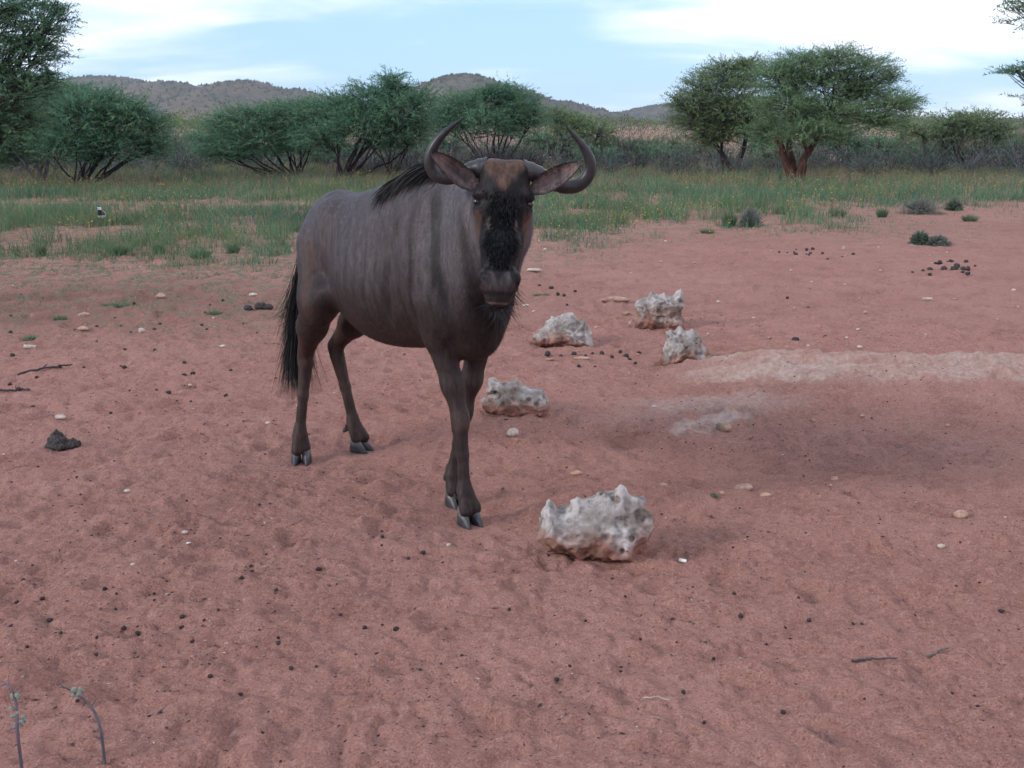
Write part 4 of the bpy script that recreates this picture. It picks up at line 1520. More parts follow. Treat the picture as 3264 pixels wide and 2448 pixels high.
# ------------------------------------------------------------------ dung
dungP = []
for i in range(5):
    V, F = stone_shape(400 + i, knob=0.16)
    dungP.append(mesh('dung_pellet', V * np.array([1, 0.85, 0.75]), F, None, True, M_dung))


def pellet(px, py, s, where):
    b = on_ground(px, py)
    o = link('dung_pellet', dungP[RNG.integers(5)], loc=(b[0], b[1], gz(b[0], b[1]) + s * 0.45), rotz=RNG.uniform(0, 6.28), label=where[0], cat='dung', group=where[1])
    o.scale = (s * RNG.uniform(0.9, 1.4), s * 1.1, s * RNG.uniform(0.9, 1.3))


G_open = ('dark dung pellet lying on the open sand', 'dung pellets on the open sand')
near = [(353, 1217), (540, 1232), (523, 1268), (352, 1258), (228, 1282), (333, 1282), (372, 1290), (248, 1290), (545, 1250), (600, 1290), (335, 1310), (250, 1320), (52, 1265), (35, 1298), (92, 1300), (112, 1352), (30, 1376), (132, 1385), (395, 1360), (300, 1365), (260, 1402), (392, 1342), (265, 1358), (630, 1453), (685, 1443), (815, 1418), (790, 1362), (855, 1370), (170, 1528), (880, 1215), (690, 1240), (828, 1172), (910, 1200), (168, 1040), (175, 1075), (83, 1020), (180, 1100), (1585, 1295), (1655, 1405), (1540, 1432), (1520, 1568), (1840, 1360), (1860, 1362), (1600, 1345), (1745, 1355), (1690, 1548), (2160, 1335), (1100, 1330), (1000, 1420), (740, 1330), (600, 1400), (455, 1470), (520, 1500), (905, 1460), (1200, 1480), (1480, 1500), (60, 1410), (210, 1430), (150, 1310), (420, 1390), (470, 1330), (640, 1180), (560, 1100)]
for px, py in near:
    pellet(px + RNG.normal(0, 2), py, RNG.uniform(0.005, 0.0092), G_open)
G_left = ('small dark dung pellet on the darker earth by the weeds', 'dung pellets on the darker earth')
for i in range(46):
    pellet(RNG.uniform(20, 560), RNG.uniform(640, 900), RNG.uniform(0.008, 0.016), G_left)
G_mid = ('dark dung lump in the sparse scatter around the limestone rocks', 'dung lumps around the limestone rocks')
for px, py in ((1218, 650), (1238, 655), (1242, 634), (1190, 630), (1165, 628), (1225, 662), (1205, 640), (1340, 765), (1352, 772), (1300, 768), (1322, 775), (1360, 780), (1280, 765), (1240, 770), (1265, 774), (1183, 775), (1250, 797), (1212, 776), (1380, 765), (1372, 787), (1285, 800), (1700, 650), (1640, 715), (1718, 740), (1745, 668)):
    pellet(px, py, RNG.uniform(0.010, 0.022), G_mid)
G_far = ('black dung lump in the scattered group on the far sand', 'dung lumps on the far sand')
for i in range(26):
    pellet(2060 + RNG.normal(0, 32), 586 + RNG.normal(0, 9), RNG.uniform(0.015, 0.034), G_far)
for i in range(14):
    pellet(1755 + RNG.normal(0, 40), 550 + RNG.normal(0, 6), RNG.uniform(0.012, 0.025), G_far)


def dung_heap(px, py, parts, label, seed):
    b = on_ground(px, py)
    m = (b[1] * CT + CAM_H * ST) * K / FPX
    f_b = [((x * m), y * m, z * m, rx * m, ry * m, rz * m) for x, y, z, rx, ry, rz in parts]
    B = np.array(f_b)
    f = Field((B[:, :3] - B[:, 3:]).min(0) - 0.02, (B[:, :3] + B[:, 3:]).max(0) + 0.02, 0.005)
    for q in f_b:
        f.ell(q[:3], q[3:], 0.006)
    V, Q = f.surface()
    V = relax(V, Q, 1, 0.4)
    N = vnormals(V, Q)
    V = V + N * (0.006 * noise3(V * 60, seed) + 0.004 * noise3(V * 140, seed + 2))[:, None]
    link('dung_heap', mesh('dung_heap', V, Q, None, True, M_dung), loc=(b[0], b[1], gz(b[0], b[1]) - 0.006), label=label, cat='dung')


dung_heap(135, 975, [(-6, 0, 6, 28, 22, 12), (-8, 0, 18, 20, 17, 10), (-9, 0, 27, 13, 11, 8), (-9, 0, 35, 7, 7, 7), (-8, 0, 41, 3, 3, 4), (24, 0, 9, 16, 14, 12), (-30, 0, 5, 8, 8, 7)], 'coiled dark dung heap with a pointed top on the sand', 3)
dung_heap(537, 671, [(0, 0, 4, 10, 9, 7)], 'small round black dung lump left of a larger one', 4)
dung_heap(570, 671, [(-8, 0, 6, 12, 9, 8), (8, 0, 4, 13, 9, 6), (-2, 0, 9, 7, 7, 6)], 'larger black dung lump near the wildebeest tail', 5)

# ------------------------------------------------------------------ sticks
def stick(pts, rad, label, col=(0.07, 0.055, 0.06), forks=()):
    P = np.array([on_ground(*p) for p in pts])
    c = P.mean(0)
    P[:, 2] = [gz(p[0], p[1]) + 0.006 + rad for p in P]
    c[2] = P[:, 2].min()
    T = np.linspace(0, 1, 26)
    t = np.linspace(0, 1, len(P))
    Q = np.stack([np.interp(T, t, P[:, i]) for i in range(3)], -1) - c
    for _ in range(4):
        Q[1:-1] = 0.5 * Q[1:-1] + 0.25 * (Q[:-2] + Q[2:])
    Q[:, 2] = np.maximum(Q[:, 2], ground_z(Q[:, 0] + c[0], Q[:, 1] + c[1]) - c[2] + rad * 0.6)
    Q[1:-1] += RNG.normal(0, rad * 0.35, (24, 3))
    paths = [(Q, rad * (1 - 0.5 * T))]
    for fi, d, L in forks:
        d = np.array(d) * L
        paths.append((np.array([Q[fi], Q[fi] + d * 0.5, Q[fi] + d]), np.array([rad * .6, rad * .45, rad * .2])))
    V, F = tubes(paths, 7)
    link('stick', mesh('stick', V, F, np.tile(np.array(col), (len(V), 1)), True, M_bark), loc=tuple(c), label=label, cat='stick')


stick([(40, 814), (75, 806), (120, 803), (145, 799), (157, 794)], 0.008, 'thin crooked dark stick on sand left of the wildebeest', forks=((9, (0.3, 0.6, 0.35), 0.06), (16, (0.4, -0.6, 0.2), 0.05)))
stick([(-12, 854), (30, 855), (55, 854), (66, 859)], 0.008, 'short straight dark stick on sand above the dung heap', forks=((10, (-0.2, 0.5, 0.5), 0.05),))
stick([(1840, 1452), (1880, 1448), (1935, 1449)], 0.0045, 'thin dark twig lying flat on the open sand', (0.10, 0.08, 0.085))
stick([(2000, 1440), (2030, 1430), (2045, 1428)], 0.004, 'short pale twig lying beside a dark twig on open sand', (0.22, 0.17, 0.16))
stick([(1390, 1520), (1420, 1525), (1445, 1532)], 0.0022, 'pale dry grass stalk lying on the open sand', (0.42, 0.34, 0.28))


def thorn_twig(pts, label, seed, pods):
    """a bare twig that rises from the ground close by: pts = (px, py, height above ground)"""
    rng = np.random.default_rng(seed)
    P = []
    g0 = None
    for px, py, yy in pts:
        P.append(at_y(px, py, yy))
    P = np.array(P)
    root_p = P[0].copy()
    root_p[2] = gz(P[0][0], P[0][1]) - 0.01
    if P[0][2] > root_p[2] + 0.005:
        P = np.concatenate([[root_p], P])
    c = np.array([P[0][0], P[0][1], 0.0])
    r = link('thorn_twig', None, loc=(c[0], c[1], 0), label=label, cat='twig')
    T = np.linspace(0, 1, 22)
    t = np.linspace(0, 1, len(P))
    Q = np.stack([np.interp(T, t, P[:, i]) for i in range(3)], -1) - c
    for _ in range(3):
        Q[1:-1] = 0.5 * Q[1:-1] + 0.25 * (Q[:-2] + Q[2:])
    paths = [(Q, 0.0042 * (1 - 0.6 * T))]
    for i in range(3, 21, 2):
        d = nrm(rng.normal(size=3)) * rng.uniform(0.012, 0.028)
        paths.append((np.array([Q[i], Q[i] + d * 0.6, Q[i] + d]), np.array([0.0016, 0.001, 0.0003])))
    V, F = tubes(paths, 6)
    link('stem', mesh('stem', V, F, np.tile(np.array([0.13, 0.105, 0.12]), (len(V), 1)), True, M_bark), r)
    for i, k in pods:
        for j in range(k):
            p = Q[i] + rng.normal(0, 0.010, 3)
            V, F = stone_shape(seed + 31 * i + j, knob=0.2)
            V = (V * np.array([0.008, 0.0022, 0.0055]) * rng.uniform(0.6, 1.3)) @ np.array(Matrix.Rotation(rng.uniform(0, 6.28), 3, 'Y')) + p
            link('leaf', mesh('leaf', V, F, np.tile(np.array([0.36, 0.38, 0.32]), (len(V), 1)), True, M_leaf), r)


thorn_twig([(218, 1570, 2.22), (200, 1528, 2.24), (178, 1508, 2.26), (150, 1490, 2.29), (126, 1478, 2.32)], 'dark arching twig with two pale leaves at its bend', 61, ((14, 2), (15, 2)))
thorn_twig([(36, 1575, 2.17), (38, 1540, 2.20), (32, 1505, 2.22), (22, 1482, 2.24), (4, 1472, 2.26)], 'pale greyish leafy twig curving up beside a dark arching twig', 62, ((5, 3), (7, 3), (8, 3), (11, 2), (13, 2)))
thorn_twig([(334, 1562, 2.41), (340, 1548, 2.415), (345, 1539, 2.42), (349, 1533, 2.42)], 'stub of bare grey twig poking out of the sand', 63, ())


# ------------------------------------------------------------------ crumbs and grains trodden into the sand
def litter():
    rng = np.random.default_rng(5)
    n = 26000
    y = 2.0 * (13 / 2.0) ** rng.random(n)
    x = rng.uniform(-0.56, 0.56, n) * y
    cl = fbm2(x * 1.6, y * 1.6, 7, 4) + 0.35 * sstep(-x, -0.2, 1.5) - 0.05
    ok = rng.random(n) < sstep(cl, -0.10, 0.55) * 0.5 + 0.04
    x, y = x[ok], y[ok]
    n = len(x)
    z = ground_z(x, y) + 0.002
    L = rng.uniform(0.0025, 0.0075, n) * (0.6 + 0.11 * y) * np.where(rng.random(n) < 0.06, 1.9, 1.0)
    W = L * rng.uniform(0.22, 0.6, n)
    an = rng.uniform(0, 6.283, n)
    c, s_ = np.cos(an), np.sin(an)
    loc = np.array([[1, 0, 0.1], [0, 1, 0.1], [-1, 0, 0.1], [0, -1, 0.1], [0, 0, 1.0]])
    jit = rng.uniform(0.6, 1.3, (n, 5, 3))
    q = loc[None] * jit
    X = q[..., 0] * L[:, None]
    Y = q[..., 1] * W[:, None]
    Z = q[..., 2] * W[:, None] * 0.9 - 0.001
    V = np.stack([x[:, None] + X * c[:, None] - Y * s_[:, None], y[:, None] + X * s_[:, None] + Y * c[:, None], z[:, None] + Z], -1).reshape(-1, 3)
    f = np.array([[0, 1, 4], [1, 2, 4], [2, 3, 4], [3, 0, 4]])
    F = (f[None] + (np.arange(n) * 5)[:, None, None]).reshape(-1, 3)
    t = rng.random((n, 1))
    C = np.where(t < 0.72, np.array([0.075, 0.048, 0.042]), np.where(t < 0.93, np.array([0.16, 0.085, 0.065]), np.array([0.48, 0.40, 0.38]))) * rng.uniform(0.6, 1.4, (n, 1))
    link('ground_litter', mesh('ground_litter', V, F, np.repeat(C, 5, 0), False, M_peb), label='dark crumbs and pale grains strewn over the red sand', cat='litter', kind='stuff')


litter()

# ------------------------------------------------------------------ trees and bushes
def leaf_sprays(p, d, L, m, ll, lw, rng):
    """p base (N,3), d direction, L length -> leaf triangles and stem ribbons"""
    N = len(p)
    t = (np.arange(m)[None] + rng.uniform(0.1, 0.9, (N, m))) / m
    t = 0.12 + 0.88 * t
    pos = p[:, None] + d[:, None] * (L[:, None] * t)[..., None]
    pos[..., 2] -= 0.10 * (L[:, None] * t * t)
    pr = rng.normal(size=(N, m, 3))
    pr = nrm(pr - d[:, None] * (pr * d[:, None]).sum(-1, keepdims=True))
    ld = nrm(d[:, None] * 0.55 + pr * 0.85)
    sd = nrm(np.cross(ld, rng.normal(size=(N, m, 3))))
    l_ = (ll * rng.uniform(0.6, 1.3, (N, m)))[..., None]
    w_ = (lw * rng.uniform(0.7, 1.3, (N, m)))[..., None]
    V = np.stack([pos - sd * w_ * 0.5, pos + sd * w_ * 0.5, pos + ld * l_], 2).reshape(-1, 3)
    e = p + d * L[:, None]
    e[:, 2] -= 0.10 * L
    sS = nrm(np.cross(d, rng.normal(size=(N, 3)))) * 0.004
    B = np.stack([p - sS, p + sS, e], 1).reshape(-1, 3)
    return V, B


GREEN = dict(teal=(0.112, 0.218, 0.130), deep=(0.096, 0.205, 0.125), yellow=(0.170, 0.230, 0.092), olive=(0.160, 0.215, 0.110), warm=(0.150, 0.240, 0.125), grey=(0.150, 0.180, 0.130))


def branch_curve(a, b, rng, sag=0.12, n=7):
    t = np.linspace(0, 1, n)[:, None]
    L = np.linalg.norm(b - a)
    mid = rng.normal(0, 0.06 * L, 3) + np.array([0, 0, -sag * L])
    return a * (1 - t) + b * t + mid * (4 * t * (1 - t)) * 0.5 + rng.normal(0, 0.012 * L, (n, 3)) * np.sin(np.pi * t)


def tree(name, label, cat, base, pads, seed, density=260, leaf=(0.075, 0.024), green='teal', stems=None, nstem=9, stem_r=0.035, bark=(0.055, 0.042, 0.042),
         spiky=0.0, dz=1.0, twigL=(0.38, 0.85), group=None, flat=0.6, fork=0.35, m=21, base_y=None):
    """base: foot on the photograph; pads: crown masses (px, py, rx, ry) measured there, turned to metres at the tree's distance and given depth"""
    rng = np.random.default_rng(seed)
    if base_y is None:
        g = on_ground(*base)
    else:
        g = at_y(base[0], base[1], base_y)
    y0 = g[1]
    s = mpp(y0 * CT + 0.3)
    org = np.array([g[0], y0, gz(g[0], y0) - 0.02])
    root = link(name, None, loc=tuple(org), label=label, cat=cat, group=group)
    pd = []
    for i, q in enumerate(pads):
        c = at_y(q[0], q[1], y0)
        off = (q[4] if len(q) > 4 else rng.uniform(-0.5, 0.5)) * q[2] * s
        c = c - org + np.array([0, off, 0])
        pd.append((c, np.array([q[2] * s, q[2] * s * 0.9 * dz, q[3] * s])))
    P, D, O = [], [], []
    for ci, (c, r) in enumerate(pd):
        area = (r[0] * r[1] + r[0] * r[2] + r[1] * r[2]) * 4.2
        n = int(density * 0.40 * area / 3)
        u = nrm(rng.normal(size=(n, 3)) + np.array([0, -0.15, 0.45]))
        q = rng.uniform(0.45, 1.0, n) ** 0.6
        q = q * (0.97 + 0.34 * noise3(u * 2.6 + ci * 3.1, seed))
        p = c + u * r * q[:, None]
        hor = u * np.array([1, 1, 0])
        d = nrm(u * 0.45 + nrm(hor) * flat + np.array([0, 0, 0.22 + spiky * 0.5]) + rng.normal(0, 0.26, (n, 3)))
        P.append(p)
        D.append(d)
        O.append(np.full(n, ci))
    P, D, O = np.concatenate(P), np.concatenate(D), np.concatenate(O)
    low = P[:, 2] > 0.25
    P, D, O = P[low], D[low], O[low]
    L = rng.uniform(twigL[0], twigL[1], len(P))
    L = np.where(rng.random(len(P)) < 0.08 + spiky, L * 1.7, L)
    V, B = leaf_sprays(P - D * (L * 0.60)[:, None], D, L, m, leaf[0] * 0.85, leaf[1] * 0.80, rng)
    g_ = np.array(GREEN[green])
    tw = rng.uniform(0.72, 1.35, len(P))
    hue = rng.random(len(P))
    pc = noise3(P * 1.3, seed + 5)
    base_c = np.where((hue < 0.18 + 0.25 * np.clip(pc, 0, 1))[:, None], g_ * 0.6 + np.array(GREEN['yellow']) * 0.5, g_)
    tint = np.repeat(np.repeat((base_c * tw[:, None])[:, None], m, 1) * rng.uniform(0.8, 1.2, (len(P), m, 1)), 3, axis=1).reshape(-1, 3)
    link('crown', mesh('crown', V, np.arange(len(V)).reshape(-1, 3), tint, False, M_leaf), root)
    # limbs
    paths = []
    if stems is None:
        tops = []
        for i in range(nstem):
            c, r = pd[i % len(pd)]
            top = c + rng.uniform(-0.5, 0.5, 3) * r * np.array([1, 1, 0.6])
            a = np.array([rng.normal(0, 0.10), rng.normal(0, 0.10), 0.0])
            cv = branch_curve(a, top, rng, 0.10, 8)
            paths.append((cv, np.linspace(stem_r * rng.uniform(0.6, 1.1), 0.010, 8)))
            tops.append(cv)
    else:
        tops = []
        for sp in stems:
            pts = np.array([at_y(x, y, y0) - org + np.array([0, zz, 0]) for x, y, zz in sp[0]])
            pts[0, 2] = min(pts[0, 2], -0.02)
            T = np.linspace(0, 1, 9)
            t = np.linspace(0, 1, len(pts))
            cv = np.stack([np.interp(T, t, pts[:, i]) for i in range(3)], -1)
            cv[1:-1] += rng.normal(0, 0.012, (7, 3))
            paths.append((cv, np.interp(T, [0, 1], sp[1])))
            tops.append(cv)
    for ci, (c, r) in enumerate(pd):
        # nearest limb carries each crown mass
        best = min(tops, key=lambda cv: np.linalg.norm(cv[-1] - c))
        a = best[-1] if stems is not None else best[5]
        cv = branch_curve(a, c, rng, 0.05, 6)
        paths.append((cv, np.linspace(stem_r * fork, 0.010, 6)))
        for j in range(14):
            k = rng.integers(1, 6)
            u = nrm(rng.normal(size=3) + np.array([0, 0, 0.3]))
            b = c + u * r * rng.uniform(0.7, 1.02)
            if b[2] < 0.2:
                continue
            paths.append((branch_curve(cv[k], b, rng, 0.03, 5), np.linspace(0.011, 0.003, 5)))
    Vt, Ft = tubes(paths, 5)
    n0 = len(Vt)
    Vt = np.concatenate([Vt, B])
    Ft = Ft + [np.arange(len(B)).reshape(-1, 3) + n0]
    Ft = [Ft[0], np.concatenate(Ft[1:])]
    bc = np.tile(np.array(bark), (len(Vt), 1)) * (0.8 + 0.4 * rng.random((len(Vt), 1)))
    link('trunk', mesh('trunk', Vt, Ft, bc, True, M_bark), root)
    return root


ACR = 'acacia_tree'
tree(ACR, 'tall grey-green acacia with loose spreading sprays, overhanging the thicket at its side', 'tree', (-270, 499),
     [(-20, 255, 75, 40), (40, 250, 60, 30), (-30, 60, 110, 70), (55, 40, 80, 55), (105, 75, 55, 40), (50, 120, 95, 45), (-40, 170, 110, 70), (60, 190, 75, 40), (105, 165, 40, 25), (20, 0, 90, 50), (120, 20, 35, 25), (-60, 250, 90, 50)], 1,
     density=560, leaf=(0.055, 0.017), green='teal', nstem=7, stem_r=0.07, spiky=0.10, twigL=(0.18, 0.42), flat=0.8)
tree(ACR, 'green acacia on a pale slender trunk at the foot of the taller grey-green one', 'tree', (88, 402),
     [(60, 235, 100, 60), (140, 225, 75, 50), (10, 290, 90, 45), (110, 285, 70, 40), (-40, 240, 80, 60), (30, 330, 80, 35), (-30, 330, 60, 40)], 2, density=420, green='teal',
     stems=[(((88, 402, 0), (84, 370, 0), (92, 335, 0), (80, 290, 0)), (0.075, 0.05)), (((90, 400, 0.1), (100, 350, 0.1), (118, 300, 0.15)), (0.055, 0.035)), (((86, 400, 0), (60, 350, -0.2), (20, 305, -0.2)), (0.04, 0.025))], bark=(0.20, 0.17, 0.17))
tree('acacia_bush', 'dense dark green bush with many thin stems beside the pale trunk', 'bush', (175, 406),
     [(190, 250, 85, 50), (260, 265, 80, 55), (325, 285, 52, 42), (225, 225, 70, 35), (150, 310, 70, 40), (250, 310, 95, 42), (335, 315, 40, 28), (290, 240, 50, 30), (200, 330, 60, 25)], 3, density=380, green='deep', nstem=18, stem_r=0.035, bark=(0.042, 0.032, 0.036))
tree('acacia_bush', 'wide low bush with yellow-green edge, standing before the hill with the lit flank', 'bush', (640, 388),
     [(480, 285, 62, 40), (540, 265, 85, 42), (620, 250, 85, 38), (690, 258, 70, 45), (450, 315, 42, 22), (560, 305, 100, 35), (650, 300, 85, 38), (500, 325, 70, 22)], 4, density=360, green='teal', nstem=16, stem_r=0.035, bark=(0.045, 0.035, 0.040))
tree('acacia_bush', 'tall bush with spiky thorn branches on top, between the wide low bush and the wildebeest', 'bush', (735, 394),
     [(740, 235, 75, 42), (800, 215, 72, 40), (850, 200, 60, 30), (850, 175, 40, 20), (870, 240, 75, 45), (780, 275, 95, 42), (860, 290, 70, 40), (700, 295, 65, 28), (910, 225, 45, 40), (900, 275, 45, 35)], 5, density=330, green='deep', nstem=13, stem_r=0.05, spiky=0.07, bark=(0.045, 0.034, 0.038))
tree('acacia_bush', 'slim bush of few V-shaped stems between two wider bushes', 'bush', (845, 390),
     [(840, 300, 55, 28), (890, 300, 40, 24), (800, 305, 35, 20)], 6, density=240, green='deep', nstem=8, stem_r=0.03, bark=(0.05, 0.04, 0.042))
tree('acacia_bush', 'rounded bush on fanned dark stems rising behind the wildebeest horns', 'bush', (1062, 376),
     [(985, 235, 60, 42), (1050, 225, 72, 40), (1115, 220, 58, 36), (1150, 250, 40, 32), (1040, 265, 95, 35), (1110, 265, 65, 32), (960, 265, 45, 32), (1080, 200, 50, 22)], 7, density=330, green='deep', nstem=13, stem_r=0.045, spiky=0.04, bark=(0.045, 0.034, 0.036))
tree('acacia_bush', 'light green small bush behind the curved right horn', 'bush', (1240, 358),
     [(1200, 255, 42, 26), (1235, 275, 50, 30), (1290, 288, 50, 28), (1210, 300, 45, 25), (1270, 310, 55, 22)], 8, density=230, leaf=(0.09, 0.03), green='olive', nstem=9, stem_r=0.03)
tree(ACR, 'flat-topped acacia with stout reddish trunk forked into three, in yellow flowers', 'tree', (1712, 392),
     [(1740, 140, 75, 32), (1800, 130, 72, 30), (1870, 150, 68, 34), (1925, 165, 30, 20), (1680, 165, 70, 35), (1790, 185, 110, 38), (1880, 200, 70, 28), (1960, 225, 36, 20), (1920, 225, 62, 26), (1700, 230, 90, 36), (1800, 245, 100, 32), (1890, 258, 62, 20), (1730, 285, 88, 30), (1660, 285, 52, 26), (1800, 285, 60, 24)], 9,
     density=400, leaf=(0.075, 0.022), green='warm', spiky=0.05, flat=0.75, bark=(0.085, 0.045, 0.036), stem_r=0.07,
     stems=[(((1712, 392, 0), (1705, 365, 0), (1692, 335, -0.1), (1668, 270, -0.2)), (0.155, 0.06)), (((1714, 392, 0.05), (1713, 350, 0.1), (1708, 320, 0.15), (1725, 230, 0.3)), (0.145, 0.06)),
            (((1718, 392, 0), (1730, 360, 0), (1750, 325, 0.05), (1800, 240, 0.2)), (0.13, 0.06)), (((1738, 348, 0), (1738, 325, -0.2), (1720, 280, -0.5)), (0.06, 0.04))])
tree(ACR, 'acacia on two thin V-shaped trunks, partly behind the flat-topped one', 'tree', (1588, 380),
     [(1570, 155, 60, 30), (1510, 190, 48, 28), (1590, 195, 70, 38), (1490, 225, 46, 26), (1560, 235, 80, 34), (1630, 240, 60, 34), (1500, 262, 60, 24), (1580, 280, 80, 30), (1465, 215, 26, 18), (1620, 145, 50, 25), (1530, 300, 50, 18)], 10,
     density=390, leaf=(0.08, 0.024), green='olive', spiky=0.05, flat=0.75, bark=(0.045, 0.034, 0.036), stem_r=0.06,
     stems=[(((1586, 382, 0), (1572, 350, 0), (1545, 312, 0), (1520, 270, 0)), (0.085, 0.05)), (((1589, 382, 0), (1596, 350, 0), (1608, 318, 0), (1620, 260, 0.2)), (0.085, 0.055)), (((1566, 342, 0), (1560, 318, 0.1), (1565, 270, 0.2)), (0.05, 0.035))])
tree('acacia_bush', 'rounded olive bush on clustered stems at the far edge of the flower meadow', 'bush', (2078, 366),
     [(2050, 268, 52, 28), (2110, 262, 62, 26), (2085, 295, 85, 26), (2020, 288, 34, 22), (2165, 285, 32, 22), (2150, 300, 40, 20)], 11, density=260, leaf=(0.09, 0.028), green='olive', nstem=10, stem_r=0.04, bark=(0.045, 0.035, 0.042))
tree('acacia_bush', 'small dark green bush beyond the flat-topped acacia trunk', 'bush', (1828, 366),
     [(1830, 298, 40, 22), (1806, 312, 26, 16), (1850, 312, 28, 15)], 12, density=260, leaf=(0.085, 0.026), green='deep', nstem=5, stem_r=0.03)
tree('acacia_bush', 'thin-trunked small olive tree beside the rounded olive bush', 'tree', (1996, 369),
     [(1985, 285, 45, 18), (1960, 272, 36, 16), (2005, 300, 26, 12)], 13, density=180, leaf=(0.09, 0.026), green='olive', stem_r=0.03,
     stems=[(((1996, 369, 0), (1997, 330, 0), (1994, 295, 0)), (0.05, 0.03))])
tree(ACR, 'sparse acacia reaching its bare-tipped branches in past the flower meadow', 'tree', (2440, 500),
     [(2240, 30, 75, 30), (2255, 75, 62, 24), (2250, 145, 85, 14), (2270, 210, 55, 20), (2360, 60, 90, 60), (2350, 180, 90, 60), (2210, 152, 55, 8), (2240, 5, 60, 20)], 14,
     density=230, leaf=(0.055, 0.018), green='teal', spiky=0.12, flat=0.95, stem_r=0.06, nstem=6, twigL=(0.18, 0.42))

# scrub that closes the gaps behind the acacias: foot, half width, height in photo pixels
for i, (px, py, w, h, gcol) in enumerate(((385, 360, 60, 62, 'grey'), (425, 358, 50, 80, 'teal'), (330, 362, 60, 70, 'deep'), (960, 362, 60, 75, 'deep'), (1165, 360, 55, 78, 'teal'), (1225, 360, 60, 70, 'grey'), (1335, 358, 55, 66, 'olive'),
                                           (1395, 356, 60, 60, 'grey'), (1455, 358, 55, 66, 'olive'), (1650, 358, 60, 70, 'deep'), (1775, 356, 60, 64, 'grey'), (1890, 358, 60, 66, 'teal'), (1945, 356, 55, 72, 'olive'), (2030, 358, 60, 68, 'grey'), (2160, 358, 60, 66, 'teal'), (2215, 358, 60, 72, 'olive'), (20, 366, 90, 80, 'deep'), (560, 364, 90, 66, 'deep'),
                                           (1100, 364, 70, 58, 'grey'), (1290, 366, 60, 52, 'teal'), (1425, 364, 60, 50, 'teal'), (1510, 362, 60, 56, 'grey'), (1680, 364, 60, 50, 'olive'), (1860, 366, 60, 46, 'grey'), (2000, 364, 60, 50, 'teal'), (2110, 364, 60, 52, 'grey'), (700, 366, 80, 60, 'teal'), (860, 368, 70, 56, 'grey'), (440, 366, 60, 56, 'teal'))):
    tree('scrub_bush', 'low grey-green scrub bush in the belt behind the acacias', 'bush', (px, py),
         [(px - w * 0.45, py - h * 0.55, w * 0.55, h * 0.34), (px + w * 0.45, py - h * 0.52, w * 0.55, h * 0.36), (px, py - h * 0.72, w * 0.55, h * 0.30)], 200 + i,
         density=120, leaf=(0.11, 0.036), green=gcol, nstem=7, stem_r=0.02, bark=(0.085, 0.070, 0.080), group='scrub bushes behind the acacias')

# ------------------------------------------------------------------ far scrub and dry thicket
def far_bushes():
    n, m = 700, 200
    y = 60 + 480 * RNG.random(n) ** 1.8
    x = RNG.uniform(-0.75, 0.75, n) * y
    keep = ~((np.abs(x / y - 0.13) < 0.06) & (y < 70))
    x, y = x[keep], y[keep]
    n = len(x)
    R = RNG.uniform(0.8, 1.5, n) * (1 + y / 500)
    H = np.minimum(R * RNG.uniform(0.7, 1.1, n), 1.35)
    u = nrm(RNG.normal(size=(n, m, 3)) + np.array([0, -0.2, 0.3]))
    q = RNG.uniform(0.6, 1.0, (n, m, 1)) * (0.95 + 0.12 * noise3(u * 2 + x[:, None, None], 3)[..., None])
    P = np.stack([x, y, H * 0.95], -1)[:, None] + u * q * np.stack([R, R, H * 0.8], -1)[:, None]
    P[..., 2] = np.maximum(P[..., 2], 0.1)
    s = (0.033 * R * (1 + y / 260))[:, None, None]
    d1 = nrm(u + RNG.normal(0, 0.7, (n, m, 3)))
    d2 = nrm(np.cross(d1, RNG.normal(size=(n, m, 3))))
    V = np.stack([P - d2 * s, P + d2 * s, P + d1 * s * 2.4], 2).reshape(-1, 3)
    pal = np.array([GREEN['olive'], GREEN['grey'], GREEN['yellow'], (0.12, 0.115, 0.085)])
    c = pal[RNG.integers(0, 4, n)][:, None] * RNG.uniform(0.7, 1.3, (n, m, 1))
    link('far_bushes', mesh('far_bushes', V, np.arange(len(V)).reshape(-1, 3), np.repeat(c, 3, 1).reshape(-1, 3), False, M_leaf),
         label='hazy olive bush cover of the plain behind the trees', cat='bushes', kind='stuff')


far_bushes()


